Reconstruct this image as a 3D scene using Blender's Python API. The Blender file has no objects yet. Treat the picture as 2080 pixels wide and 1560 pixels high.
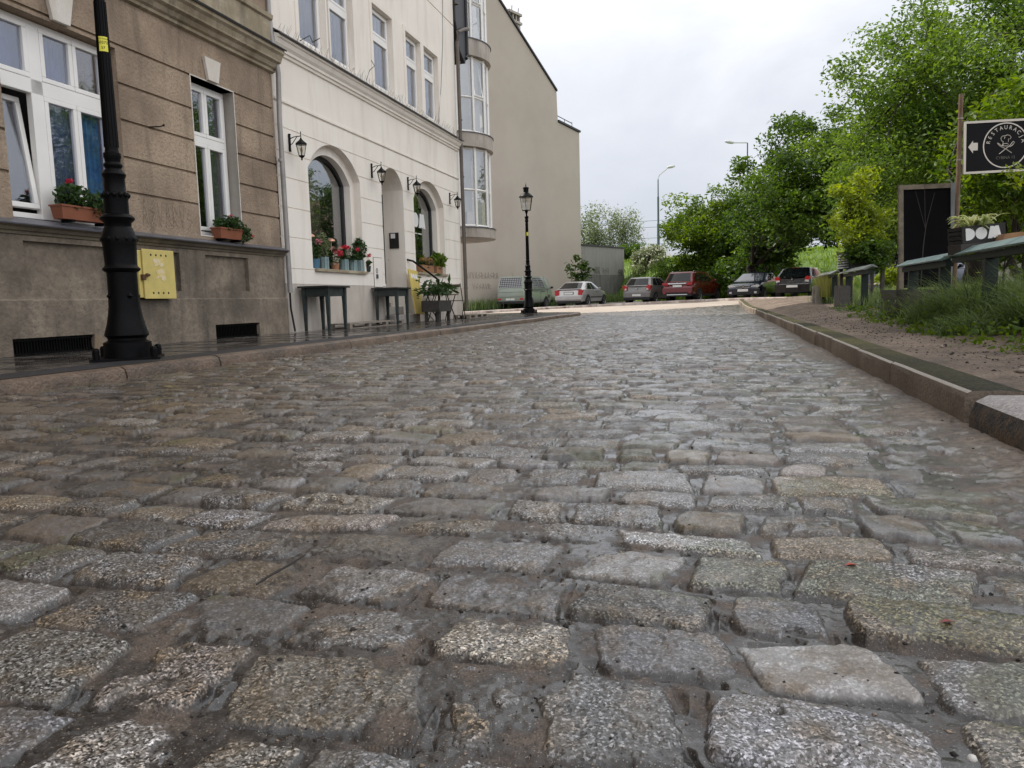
import bpy, bmesh, math, random
import numpy as np
from mathutils import Matrix, Vector
RAD = math.radians
random.seed(7)
rng = np.random.default_rng(11)
scene = bpy.context.scene
COL = scene.collection

# ------------------------------------------------------------------ frames
AL = RAD(15.64)                                   # street direction, clockwise from +Y
DX, DY = math.sin(AL), math.cos(AL)
def street(s, p, z=0.0):                          # along the street, to the right of it, up
    return Vector((DX*s + DY*p, DY*s - DX*p, z))
FM = Matrix(((DX, DY, 0, 0), (DY, -DX, 0, 0), (0, 0, 1, 0), (0, 0, 0, 1)))   # (s, p, z) -> world
PW = -6.71                                        # facade plane
def FW(p=PW):
    return FM @ Matrix.Translation((0, p, 0))     # (s, out, z) -> world
def sp(x, y):
    return x*DX + y*DY, x*DY - y*DX

# ------------------------------------------------------------------ noise (numpy)
def _h(ix, iy, seed):
    n = (ix.astype(np.int64)*374761393 + iy.astype(np.int64)*668265263 + seed*974711) & 0xffffffff
    n = ((n ^ (n >> 13))*1274126177) & 0xffffffff
    n = n ^ (n >> 16)
    return (n & 0xffff).astype(np.float32)/65535.0
def vn(x, y, seed=0):
    x = np.asarray(x, dtype=np.float64); y = np.asarray(y, dtype=np.float64)
    fx = np.floor(x); fy = np.floor(y); tx = x-fx; ty = y-fy
    tx = tx*tx*(3-2*tx); ty = ty*ty*(3-2*ty)
    a = _h(fx, fy, seed); b = _h(fx+1, fy, seed); c = _h(fx, fy+1, seed); d = _h(fx+1, fy+1, seed)
    return (a*(1-tx)+b*tx)*(1-ty)+(c*(1-tx)+d*tx)*ty
def fbm(x, y, seed=0, o=3):
    r = 0; a = .5; t = 0
    for k in range(o):
        r = r + a*vn(x*2**k+17.3*k, y*2**k-9.1*k, seed+k); t += a; a *= .5
    return r/t
def sstep(x, a, b):
    t = np.clip((np.asarray(x, dtype=np.float64)-a)/(b-a), 0, 1); return t*t*(3-2*t)

# ------------------------------------------------------------------ objects
PM = {}
def wm(o):
    return PM.get(o.name, Matrix.Identity(4)) if o else Matrix.Identity(4)
def tag(o, label=None, cat=None, group=None, kind=None):
    if label: o['label'] = label
    if cat: o['category'] = cat
    if group: o['group'] = group
    if kind: o['kind'] = kind
    return o
def thing(name, label, cat, loc=(0, 0, 0), rz=0.0, group=None):
    o = bpy.data.objects.new(name, None); COL.objects.link(o)
    o.empty_display_size = .2
    o.location = loc; o.rotation_euler = (0, 0, rz)
    PM[o.name] = Matrix.Translation(loc) @ Matrix.Rotation(rz, 4, 'Z')
    return tag(o, label, cat, group)
def link(name, me, parent=None):
    o = bpy.data.objects.new(name, me); COL.objects.link(o)
    if parent:
        o.parent = parent; PM[o.name] = wm(parent)
    return o
def kids(o):
    return [c for c in bpy.data.objects if c.parent == o]
def copy_tree(o, parent=None, label=None, loc=None, rz=None):
    c = o.copy(); COL.objects.link(c)
    if parent: c.parent = parent
    if label: c['label'] = label
    if loc is not None: c.location = loc
    if rz is not None: c.rotation_euler = (0, 0, rz)
    for ch in kids(o): copy_tree(ch, c)
    return c

class MB:
    def __init__(s):
        s.v = []; s.f = []; s.m = []
    def add(s, vs, fs, M=None, mi=0):
        k = len(s.v)
        s.v += [(M @ Vector(v)) if M is not None else Vector(v) for v in vs]
        for f in fs:
            s.f.append([i+k for i in f]); s.m.append(mi)
        return s
    def quad(s, a, b, c, d, M=None, mi=0):
        return s.add([a, b, c, d], [(0, 1, 2, 3)], M, mi)
    def box(s, a, b, M=None, mi=0):
        x0, y0, z0 = a; x1, y1, z1 = b
        vs = [(x0, y0, z0), (x1, y0, z0), (x1, y1, z0), (x0, y1, z0), (x0, y0, z1), (x1, y0, z1), (x1, y1, z1), (x0, y1, z1)]
        return s.add(vs, [(3, 2, 1, 0), (4, 5, 6, 7), (0, 1, 5, 4), (1, 2, 6, 5), (2, 3, 7, 6), (3, 0, 4, 7)], M, mi)
    def lathe(s, prof, n=16, M=None, mi=0, ph=0.0, cap=True):
        k = len(prof); vs = []; fs = []
        for r, z in prof:
            for i in range(n):
                a = 2*math.pi*i/n+ph; vs.append((r*math.cos(a), r*math.sin(a), z))
        for j in range(k-1):
            for i in range(n):
                i2 = (i+1) % n; fs.append((j*n+i, j*n+i2, (j+1)*n+i2, (j+1)*n+i))
        if cap:
            fs.append(tuple(reversed(range(n)))); fs.append(tuple((k-1)*n+i for i in range(n)))
        return s.add(vs, fs, M, mi)
    def tube(s, pts, r, n=6, M=None, mi=0):
        pts = [Vector(p) for p in pts]; vs = []; fs = []
        rs = r if isinstance(r, (list, tuple)) else [r]*len(pts)
        for j, p in enumerate(pts):
            t = (pts[min(j+1, len(pts)-1)]-pts[max(j-1, 0)])
            if t.length < 1e-9: t = Vector((0, 0, 1))
            t.normalize()
            u = t.cross(Vector((0, 0, 1)) if abs(t.z) < .9 else Vector((1, 0, 0))).normalized(); w = t.cross(u)
            for i in range(n):
                a = 2*math.pi*i/n; vs.append(p+u*math.cos(a)*rs[j]+w*math.sin(a)*rs[j])
        for j in range(len(pts)-1):
            for i in range(n):
                i2 = (i+1) % n; fs.append((j*n+i, j*n+i2, (j+1)*n+i2, (j+1)*n+i))
        fs.append(tuple(range(n))); fs.append(tuple((len(pts)-1)*n+i for i in range(n)))
        return s.add(vs, fs, M, mi)
    def prism(s, poly, y0, y1, M=None, mi=0):         # poly in (x, z), extruded along y
        n = len(poly)
        vs = [(x, y0, z) for x, z in poly]+[(x, y1, z) for x, z in poly]
        fs = [tuple(range(n)), tuple(reversed(range(n, 2*n)))]
        fs += [(i, n+i, n+(i+1) % n, (i+1) % n) for i in range(n)]
        return s.add(vs, fs, M, mi)
    def profile(s, prof, x0, x1, M=None, mi=0):       # prof (y, z) swept along x, ends capped
        n = len(prof)
        vs = [(x0, y, z) for y, z in prof]+[(x1, y, z) for y, z in prof]
        fs = [(i, i+1, n+i+1, n+i) for i in range(n-1)]
        fs += [tuple(range(n)), tuple(range(n, 2*n))]
        return s.add(vs, fs, M, mi)
    def frame(s, x0, x1, z0, z1, w, y0, y1, M=None, mi=0):    # rectangular ring
        s.box((x0, y0, z0), (x1, y1, z0+w), M, mi); s.box((x0, y0, z1-w), (x1, y1, z1), M, mi)
        s.box((x0, y0, z0+w), (x0+w, y1, z1-w), M, mi); s.box((x1-w, y0, z0+w), (x1, y1, z1-w), M, mi)
        return s
    def build(s, name, mat, parent=None, smooth=0, bev=0, local=False, recalc=True):
        me = bpy.data.meshes.new(name)
        vs = s.v
        if parent is not None and not local:
            I = wm(parent).inverted(); vs = [I @ v for v in vs]
        me.from_pydata([tuple(v) for v in vs], [], s.f)
        mats = mat if isinstance(mat, (list, tuple)) else [mat]
        for m in mats: me.materials.append(m)
        if len(mats) > 1: me.polygons.foreach_set('material_index', s.m)
        if recalc or bev:
            bm = bmesh.new(); bm.from_mesh(me)
            if recalc: bmesh.ops.recalc_face_normals(bm, faces=bm.faces)
            if bev:
                es = [e for e in bm.edges if len(e.link_faces) == 2 and e.calc_face_angle(0) > .5]
                bmesh.ops.bevel(bm, geom=es, offset=bev, segments=2, profile=.5, affect='EDGES', clamp_overlap=True)
            bm.to_mesh(me); bm.free()
        if smooth:
            me.polygons.foreach_set('use_smooth', [True]*len(me.polygons))
            me.set_sharp_from_angle(angle=RAD(smooth))
        me.update()
        return link(name, me, parent)

def np_mesh(name, V, Fq, mat, parent=None, smooth=False, attrs=None):
    me = bpy.data.meshes.new(name)
    V = np.asarray(V, dtype=np.float32); Fq = np.asarray(Fq, dtype=np.int32)
    me.vertices.add(len(V)); me.vertices.foreach_set('co', V.ravel())
    k = Fq.shape[1]
    me.loops.add(Fq.size); me.loops.foreach_set('vertex_index', Fq.ravel())
    me.polygons.add(len(Fq)); me.polygons.foreach_set('loop_start', np.arange(0, Fq.size, k, dtype=np.int32))
    me.polygons.foreach_set('loop_total', np.full(len(Fq), k, dtype=np.int32))
    if smooth: me.polygons.foreach_set('use_smooth', np.ones(len(Fq), dtype=bool))
    for an, arr in (attrs or {}).items():
        arr = np.asarray(arr, dtype=np.float32)
        if arr.ndim == 2:
            a = me.attributes.new(an, 'FLOAT_COLOR', 'POINT'); a.data.foreach_set('color', arr.ravel())
        else:
            a = me.attributes.new(an, 'FLOAT', 'POINT'); a.data.foreach_set('value', arr)
    me.materials.append(mat); me.update(); me.validate()
    return link(name, me, parent)

def text_mb(mb, body, size, M, depth=.002, sx=1.0, align='CENTER', mi=0):
    cu = bpy.data.curves.new('lettering', 'FONT'); cu.body = body; cu.size = size
    cu.align_x = align; cu.align_y = 'CENTER'; cu.extrude = depth; cu.resolution_u = 3
    o = bpy.data.objects.new('lettering', cu); COL.objects.link(o)
    me = o.evaluated_get(bpy.context.evaluated_depsgraph_get()).to_mesh()
    mb.add([(v.co.x*sx, v.co.y, v.co.z) for v in me.vertices], [tuple(p.vertices) for p in me.polygons], M, mi)
    bpy.data.objects.remove(o); bpy.data.curves.remove(cu)

# ------------------------------------------------------------------ materials
def nt(name):
    m = bpy.data.materials.new(name); m.use_nodes = True
    t = m.node_tree; return m, t, t.nodes['Principled BSDF'], t.nodes['Material Output']
def nd(t, ty, **kw):
    n = t.nodes.new(ty)
    for k, v in kw.items():
        if k in n.inputs: n.inputs[k].default_value = v
        else: setattr(n, k, v)
    return n
def ramp(t, fac, stops):
    r = t.nodes.new('ShaderNodeValToRGB'); e = r.color_ramp.elements
    while len(e) < len(stops): e.new(.5)
    for i, (p, c) in enumerate(stops):
        e[i].position = p; e[i].color = (c, c, c, 1) if isinstance(c, (int, float)) else (*c, 1)
    t.links.new(fac, r.inputs[0]); return r.outputs[0]
def mixc(t, f, a, b, mode='MIX'):
    n = t.nodes.new('ShaderNodeMix'); n.data_type = 'RGBA'; n.blend_type = mode
    for i, v in ((0, f), (6, a), (7, b)):
        if hasattr(v, 'is_linked'): t.links.new(v, n.inputs[i])
        elif isinstance(v, (int, float)): n.inputs[i].default_value = v if i == 0 else (v, v, v, 1)
        else: n.inputs[i].default_value = (*v, 1)
    return n.outputs[2]
def math_(t, op, a, b=None):
    n = t.nodes.new('ShaderNodeMath'); n.operation = op
    for i, v in ((0, a), (1, b)):
        if v is None: continue
        if hasattr(v, 'is_linked'): t.links.new(v, n.inputs[i])
        else: n.inputs[i].default_value = v
    return n.outputs[0]
def coords(t, scale=(1, 1, 1)):
    tc = t.nodes.new('ShaderNodeTexCoord'); mp = t.nodes.new('ShaderNodeMapping')
    mp.inputs['Scale'].default_value = scale
    t.links.new(tc.outputs['Object'], mp.inputs[0]); return mp.outputs[0]
def noise(t, co, scale, detail=3, rough=.55, dist=0.0):
    n = nd(t, 'ShaderNodeTexNoise'); n.inputs['Scale'].default_value = scale; n.inputs['Detail'].default_value = detail
    n.inputs['Roughness'].default_value = rough; n.inputs['Distortion'].default_value = dist
    t.links.new(co, n.inputs['Vector']); return n.outputs['Fac']
def bump(t, bs, h, strength=.3, dist=.01, prev=None):
    b = nd(t, 'ShaderNodeBump'); b.inputs['Strength'].default_value = strength; b.inputs['Distance'].default_value = dist
    t.links.new(h, b.inputs['Height'])
    if prev is not None: t.links.new(prev, b.inputs['Normal'])
    t.links.new(b.outputs[0], bs.inputs['Normal']); return b.outputs[0]
def mat(name, col, rough=.6, metal=0.0, var=.25, scale=6.0, bmp=0.0, bscale=60.0, col2=None, spec=None, coat=0.0, bdist=.01):
    m, t, b, o = nt(name)
    co = coords(t)
    c2 = col2 or tuple(c*(1-var) for c in col)
    f = noise(t, co, scale, 4)
    t.links.new(mixc(t, ramp(t, f, [(.32, 0), (.68, 1)]), c2, col), b.inputs['Base Color'])
    b.inputs['Roughness'].default_value = rough; b.inputs['Metallic'].default_value = metal
    if spec is not None: b.inputs['Specular IOR Level'].default_value = spec
    if coat: b.inputs['Coat Weight'].default_value = coat; b.inputs['Coat Roughness'].default_value = .06
    if bmp: bump(t, b, noise(t, co, bscale, 4), bmp, bdist)
    return m

def stucco(name, col, dark, grime, bscale=45, bstr=.5, gscale=1.3, rough=.85, streak=True):
    m, t, b, o = nt(name)
    co = coords(t); big = noise(t, co, gscale, 5, .6); fine = noise(t, co, bscale, 4, .65)
    c = mixc(t, ramp(t, big, [(.36, 0), (.62, 1)]), dark, col)
    c = mixc(t, ramp(t, fine, [(.3, .7), (.55, 0)]), c, dark)
    if streak:
        cs = coords(t, (1.6, 1.6, .22)); st = noise(t, cs, 2.6, 5, .62)
        c = mixc(t, ramp(t, st, [(.5, 0), (.74, .75)]), c, grime)
    t.links.new(c, b.inputs['Base Color']); b.inputs['Roughness'].default_value = rough
    bump(t, b, fine, bstr, .02)
    return m

def glass_mat(name, tint=(.5, .55, .58), base=.12):
    m = bpy.data.materials.new(name); m.use_nodes = True; t = m.node_tree
    t.nodes.remove(t.nodes['Principled BSDF'])
    g = nd(t, 'ShaderNodeBsdfGlossy'); g.inputs['Roughness'].default_value = .015; g.inputs['Color'].default_value = (.95, .97, 1, 1)
    tr = nd(t, 'ShaderNodeBsdfTransparent'); tr.inputs['Color'].default_value = (*tint, 1)
    lw = nd(t, 'ShaderNodeLayerWeight'); lw.inputs['Blend'].default_value = .5
    f = math_(t, 'ADD', math_(t, 'MULTIPLY', math_(t, 'POWER', lw.outputs['Facing'], 4.0), .9), base)
    # slight waviness of old panes
    co = coords(t); bn = nd(t, 'ShaderNodeBump'); bn.inputs['Strength'].default_value = .06; bn.inputs['Distance'].default_value = .02
    t.links.new(noise(t, co, 2.5, 2), bn.inputs['Height']); t.links.new(bn.outputs[0], g.inputs['Normal'])
    mx = nd(t, 'ShaderNodeMixShader'); t.links.new(f, mx.inputs[0]); t.links.new(tr.outputs[0], mx.inputs[1]); t.links.new(g.outputs[0], mx.inputs[2])
    t.links.new(mx.outputs[0], t.nodes['Material Output'].inputs['Surface'])
    return m

def leaf_mat(name, c1, c2, trans=.45, rough=.5):
    m, t, b, o = nt(name)
    a = nd(t, 'ShaderNodeAttribute'); a.attribute_name = 'leaf'
    c = mixc(t, a.outputs['Fac'], c1, c2)
    t.links.new(c, b.inputs['Base Color']); b.inputs['Roughness'].default_value = rough
    b.inputs['Specular IOR Level'].default_value = .35
    tl = nd(t, 'ShaderNodeBsdfTranslucent')
    hs = nd(t, 'ShaderNodeHueSaturation'); hs.inputs['Hue'].default_value = .485; hs.inputs['Saturation'].default_value = 1.15; hs.inputs['Value'].default_value = 1.75
    t.links.new(c, hs.inputs['Color']); t.links.new(hs.outputs[0], tl.inputs['Color'])
    mx = nd(t, 'ShaderNodeMixShader'); mx.inputs[0].default_value = trans
    t.links.new(b.outputs[0], mx.inputs[1]); t.links.new(tl.outputs[0], mx.inputs[2]); t.links.new(mx.outputs[0], o.inputs['Surface'])
    return m

def paint(name, col, rough=.25, flake=.3):
    m, t, b, o = nt(name); co = coords(t)
    t.links.new(mixc(t, ramp(t, noise(t, co, 3, 3), [(.35, 0), (.7, 1)]), tuple(c*.85 for c in col), col), b.inputs['Base Color'])
    b.inputs['Metallic'].default_value = flake; b.inputs['Roughness'].default_value = rough
    b.inputs['Coat Weight'].default_value = .8; b.inputs['Coat Roughness'].default_value = .05
    return m
# ================================================================== SETTING
def gz(X, Y):                                     # gentle rise of the crossing towards the far right
    X = np.asarray(X, dtype=np.float64); Y = np.asarray(Y, dtype=np.float64)
    return sstep(Y, 23, 37)*np.clip(.015+.0225*X, -.05, .27)
def camber(p):
    return .035*sstep(-np.asarray(p), 2.0, 4.4)
def edge_s(p):                                    # where the cobbles end at the crossing
    return 25.4+(p+5.2)*1.24
def verge_z(s, p):
    s = np.asarray(s, dtype=np.float64)
    return .115+np.clip(s-7, 0, 22)*.0105

# ---- cobbles: one displaced sheet, one stone per cell of the row layout
def cobble_height(X, Y):
    s = X*DX+Y*DY; p = X*DY-Y*DX
    lr = np.random.default_rng(5)
    nrow = 320; pitch = lr.uniform(.145, .225, nrow); rb = -2.0+np.cumsum(pitch)
    ln = lr.uniform(.15, .32, (nrow, 60)); sb = -11.0+np.cumsum(ln, axis=1)+lr.uniform(-.2, 0, (nrow, 1))
    sw = s+.05*(fbm(p*.55, s*.55, 3, 2)-.5)+.035*(vn(p*2.6, s*1.3, 8)-.5)
    k = np.clip(np.searchsorted(rb, sw, side='right'), 1, nrow-1)
    pw = p+.05*(vn(s*3.2, p*1.7, 12)-.5)
    j = np.zeros(len(s), dtype=np.int64)
    for i in range(60): j += sb[k, i] <= pw
    j = np.clip(j, 1, 59)
    l, r_ = sb[k, j-1], sb[k, j]; f, b = rb[k-1], rb[k]
    sid = k*64+j
    def sr(q): return _h(sid, np.full(len(s), q), 91)
    gap = .006+.009*sr(1)
    hx = (r_-l)/2-gap; hy = (b-f)/2-(.004+.008*sr(2))
    cx = pw-(l+r_)/2-.012*(sr(3)-.5); cy = sw-(f+b)/2-.012*(sr(4)-.5)
    ang = (sr(5)-.5)*.16; cx, cy = cx*np.cos(ang)-cy*np.sin(ang), cx*np.sin(ang)+cy*np.cos(ang)
    cx = cx+cy*(sr(16)-.5)*.42; cy = cy+cx*(sr(17)-.5)*.16
    rc = .014+.032*sr(6); rc = np.minimum(rc, np.minimum(hx, hy)*.9)
    qx = np.abs(cx)-hx+rc; qy = np.abs(cy)-hy+rc
    sd = np.minimum(np.maximum(qx, qy), 0)+np.hypot(np.maximum(qx, 0), np.maximum(qy, 0))-rc
    sd = sd+.026*(fbm(X*8+sid*1.7, Y*8, 30, 2)-.5)+.014*(fbm(X*26, Y*26, 31, 3)-.5)
    prof = sstep(-sd, -.004, .016)
    dome = 1-.15*np.clip((cx/hx)**2+(cy/hy)**2, 0, 1.6)
    rough = .0105*(fbm(X*17, Y*17, 41, 4)-.5)+.0055*(fbm(X*75, Y*75, 47, 3)-.5)
    hs = .0225+.011*(sr(7)-.5)
    chip = sstep(fbm(X*9, Y*9, 77, 3), .64, .72)*.011*sstep(sr(8), .35, .7)
    stone = prof*(hs*dome+rough-chip+cx*(sr(9)-.5)*.07+cy*(sr(10)-.5)*.09)
    far = sstep(np.hypot(X, Y), 3.0, 12)
    level = .0112+.0085*(fbm(X*1.6, Y*1.6, 51, 3)-.5)*2+.0035*(fbm(X*14, Y*14, 55, 3)-.5)+.0025*(vn(X*90, Y*90, 57)-.5)
    level = level-.0085*sstep(-np.abs(sd-.002), -.017, -.002)*sstep(fbm(X*13, Y*13, 83, 3)+.22*sstep(-cy, .02, .07), .58, .68)
    gut = sstep(p+.26*(fbm(X*2.2, Y*2.2, 61, 3)-.5)*2, .50, .90)         # sand washed against the right kerb
    level = level+gut*(.022+.010*(fbm(X*9, Y*9, 65, 3)-.5)+.006*(fbm(X*60, Y*60, 66, 2)-.5))
    h = np.maximum(stone, level)
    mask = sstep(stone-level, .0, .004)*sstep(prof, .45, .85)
    z = h+camber(p)+gz(X, Y)-.02
    # per-stone tint: grey, pale, ochre, olive, a few red
    t1 = sr(11); t2 = sr(12)
    pal = np.array([[.265, .262, .268], [.35, .34, .335], [.20, .20, .205], [.275, .245, .205], [.29, .235, .175], [.215, .21, .20], [.31, .27, .25], [.25, .25, .27]])
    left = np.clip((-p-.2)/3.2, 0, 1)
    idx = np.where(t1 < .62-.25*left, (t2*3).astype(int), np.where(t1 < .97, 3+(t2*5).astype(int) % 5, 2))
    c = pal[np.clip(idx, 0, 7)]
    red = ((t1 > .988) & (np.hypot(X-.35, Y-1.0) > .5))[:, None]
    c = np.where(red, np.array([.17, .085, .072]), c)*((.38+.56*sr(13)**1.5)*(1-.38*left))[:, None]*(1-np.array([0, .10, .22])*left[:, None])  # weaker reflection on the left put into the tint as darkening, browner from silt
    moss = sstep(fbm(X*3, Y*3, 71, 3)+.12*sr(14), .74, .80)*mask
    c = c*(1-.55*moss[:, None])+np.array([.05, .06, .012])*(.55*moss[:, None])
    col = np.concatenate([c, np.ones((len(c), 1))], axis=1)
    return z, mask, col, gut, sr(15), red[:, 0]*1.0

def polar(thetas, rs, keep, zoff=0.0):
    T, R_ = np.meshgrid(thetas, rs)
    X = (R_*np.sin(T)); Y = (R_*np.cos(T))
    ok = keep(X, Y)
    q = ok[:-1, :-1] | ok[1:, :-1] | ok[1:, 1:] | ok[:-1, 1:]
    n = len(thetas); idx = np.arange(X.size).reshape(X.shape)
    F = np.stack([idx[:-1, :-1], idx[:-1, 1:], idx[1:, 1:], idx[1:, :-1]], -1)[q]
    u, inv = np.unique(F.ravel(), return_inverse=True)
    return X.ravel()[u], Y.ravel()[u], inv.reshape(F.shape)

def cobble_material():
    m, t, b, o = nt('wet_granite_setts')
    co = coords(t)
    A = lambda n: nd(t, 'ShaderNodeAttribute', attribute_name=n)
    tint = A('tint').outputs['Color']; mask = A('stone').outputs['Fac']; sand = A('sand').outputs['Fac']; sid = A('sid').outputs['Fac']; red = A('red').outputs['Fac']
    # granite: pale and black grains
    g1 = noise(t, co, 170, 3, .75); g2 = noise(t, co, 260, 2, .6); g3 = noise(t, co, 16, 3, .6)
    pale = ramp(t, g1, [(.34, .40), (.48, .95), (.62, 1.6)])
    dark = ramp(t, g2, [(.36, .30), (.45, 1)])
    vor = nd(t, 'ShaderNodeTexVoronoi'); vor.inputs['Scale'].default_value = 300; t.links.new(co, vor.inputs['Vector'])
    vv = nd(t, 'ShaderNodeSeparateColor'); t.links.new(vor.outputs['Color'], vv.inputs[0])
    gr = ramp(t, vv.outputs[0], [(.0, .03), (.24, .06), (.28, .60), (.74, 1.05), (.80, 2.6)])
    speck = mixc(t, 1.0, mixc(t, 1.0, pale, dark, 'MULTIPLY'), gr, 'MULTIPLY')
    calm = mixc(t, ramp(t, sid, [(.30, 0), (.9, .8)]), speck, .95)
    calm = mixc(t, math_(t, 'MULTIPLY', red, .7), calm, .9)
    tint = mixc(t, ramp(t, noise(t, co, 7.5, 3, .6), [(.50, 0), (.66, .75)]), tint, (.15, .105, .06))
    st = mixc(t, 1.0, tint, calm, 'MULTIPLY')
    st = mixc(t, ramp(t, g3, [(.4, .0), (.72, .55)]), st, (.10, .075, .045))
    # silt in the joints
    j1 = noise(t, co, 9, 4, .6); j2 = noise(t, co, 240, 2, .7)
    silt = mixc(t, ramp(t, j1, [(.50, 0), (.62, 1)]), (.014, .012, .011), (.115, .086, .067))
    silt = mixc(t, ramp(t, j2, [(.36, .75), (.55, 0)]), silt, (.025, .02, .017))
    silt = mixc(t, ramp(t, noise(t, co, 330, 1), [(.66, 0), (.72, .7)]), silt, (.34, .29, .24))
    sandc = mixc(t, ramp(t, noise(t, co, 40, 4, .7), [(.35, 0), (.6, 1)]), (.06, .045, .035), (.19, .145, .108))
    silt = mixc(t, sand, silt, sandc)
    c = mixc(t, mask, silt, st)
    t.links.new(c, b.inputs['Base Color'])
    # wet film in patches, drier crowns
    w = noise(t, co, 2.3, 4, .6); w2 = noise(t, co, 21, 3, .6)
    rs = ramp(t, mixc(t, .5, w, w2), [(.38, .22), (.62, .52)])
    rj = ramp(t, j1, [(.44, .27), (.64, .68)])
    rg = mixc(t, mask, rj, rs)
    rg = mixc(t, math_(t, 'MULTIPLY', sand, .8), rg, .75)
    t.links.new(rg, b.inputs['Roughness'])
    b.inputs['Specular IOR Level'].default_value = .5
    wet = ramp(t, mixc(t, .4, w, w2), [(.36, .95), (.58, .0)])
    wet = mixc(t, mask, ramp(t, j1, [(.44, .95), (.58, .0)]), wet)
    wet = mixc(t, math_(t, 'MULTIPLY', sand, .8), wet, .05)
    t.links.new(wet, b.inputs['Coat Weight']); b.inputs['Coat Roughness'].default_value = .13; b.inputs['Coat IOR'].default_value = 1.4
    n1 = bump(t, b, g1, .5, .004)
    bump(t, b, noise(t, co, 210, 3, .7), .35, .002, n1)
    return m

def make_road():
    ths = np.concatenate([np.linspace(RAD(-68), RAD(-39), 70)[:-1], np.linspace(RAD(-39), RAD(39), 1080), np.linspace(RAD(39), RAD(66), 70)[1:]])
    rs = [.36]
    while rs[-1] < 35:
        r = rs[-1]; rs.append(r+max(.0024, min(r*r/420, .021*(1+max(0, (r-7)/6.5)))))
    def keep(X, Y):
        s, p = sp(X, Y)
        return (p < .905) & ((p > -4.20) | ((s > 22.5) & (p > -9.0))) & (s < edge_s(p))
    X, Y, F = polar(ths, np.array(rs), keep)
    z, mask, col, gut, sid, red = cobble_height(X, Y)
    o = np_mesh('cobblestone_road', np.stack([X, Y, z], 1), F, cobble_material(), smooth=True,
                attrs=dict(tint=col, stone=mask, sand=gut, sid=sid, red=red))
    tag(o, kind='structure')
make_road()

def kerb_shift(s): return np.interp(s, [2.8, 12, 22, 34.5], [0, -.003, -.075, -.235])
def sheet(name, xs, ys, zf, m, keep=None, frame=None):
    A, B = np.meshgrid(xs, ys)
    if frame == 'street':
        Bs = B+kerb_shift(A)*(1-sstep(B, 1.1, 2.2)); X = DX*A+DY*Bs; Y = DY*A-DX*Bs
    else: X, Y = A, B
    Z = zf(A, B) if frame == 'street' else zf(X, Y)
    idx = np.arange(A.size).reshape(A.shape)
    F = np.stack([idx[:-1, :-1], idx[:-1, 1:], idx[1:, 1:], idx[1:, :-1]], -1)
    if keep is not None:
        ok = keep(A, B); F = F[(ok[:-1, :-1] & ok[1:, 1:])]
    else: F = F.reshape(-1, 4)
    o = np_mesh(name, np.stack([X.ravel(), Y.ravel(), Z.ravel()], 1), F.reshape(-1, 4), m, smooth=True)
    return tag(o, kind='structure')

# ---- everything else underfoot
M_earth = mat('packed_earth', (.13, .10, .075), .9, var=.35, scale=.8, bmp=.4, bscale=18)
sheet('ground', np.array([-600, -60, -25, 0, 25, 60, 600.]), np.array([-600, -60, -20, 0, 20, 60, 600.]), lambda x, y: x*0-.12, M_earth)
M_cross = stucco('sandy_crossing_paving', (.36, .305, .255), (.27, .23, .19), (.17, .14, .115), bscale=9, bstr=.35, gscale=.5, rough=.75, streak=False)
sheet('crossing', np.linspace(-14, 34, 100), np.linspace(18, 46, 90), lambda x, y: gz(x, y)-.016+.006*fbm(x*1.5, y*1.5, 5),
      M_cross, lambda x, y: (sp(x, y)[0] > edge_s(sp(x, y)[1])-.35) & (sp(x, y)[1] > -14))

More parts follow.
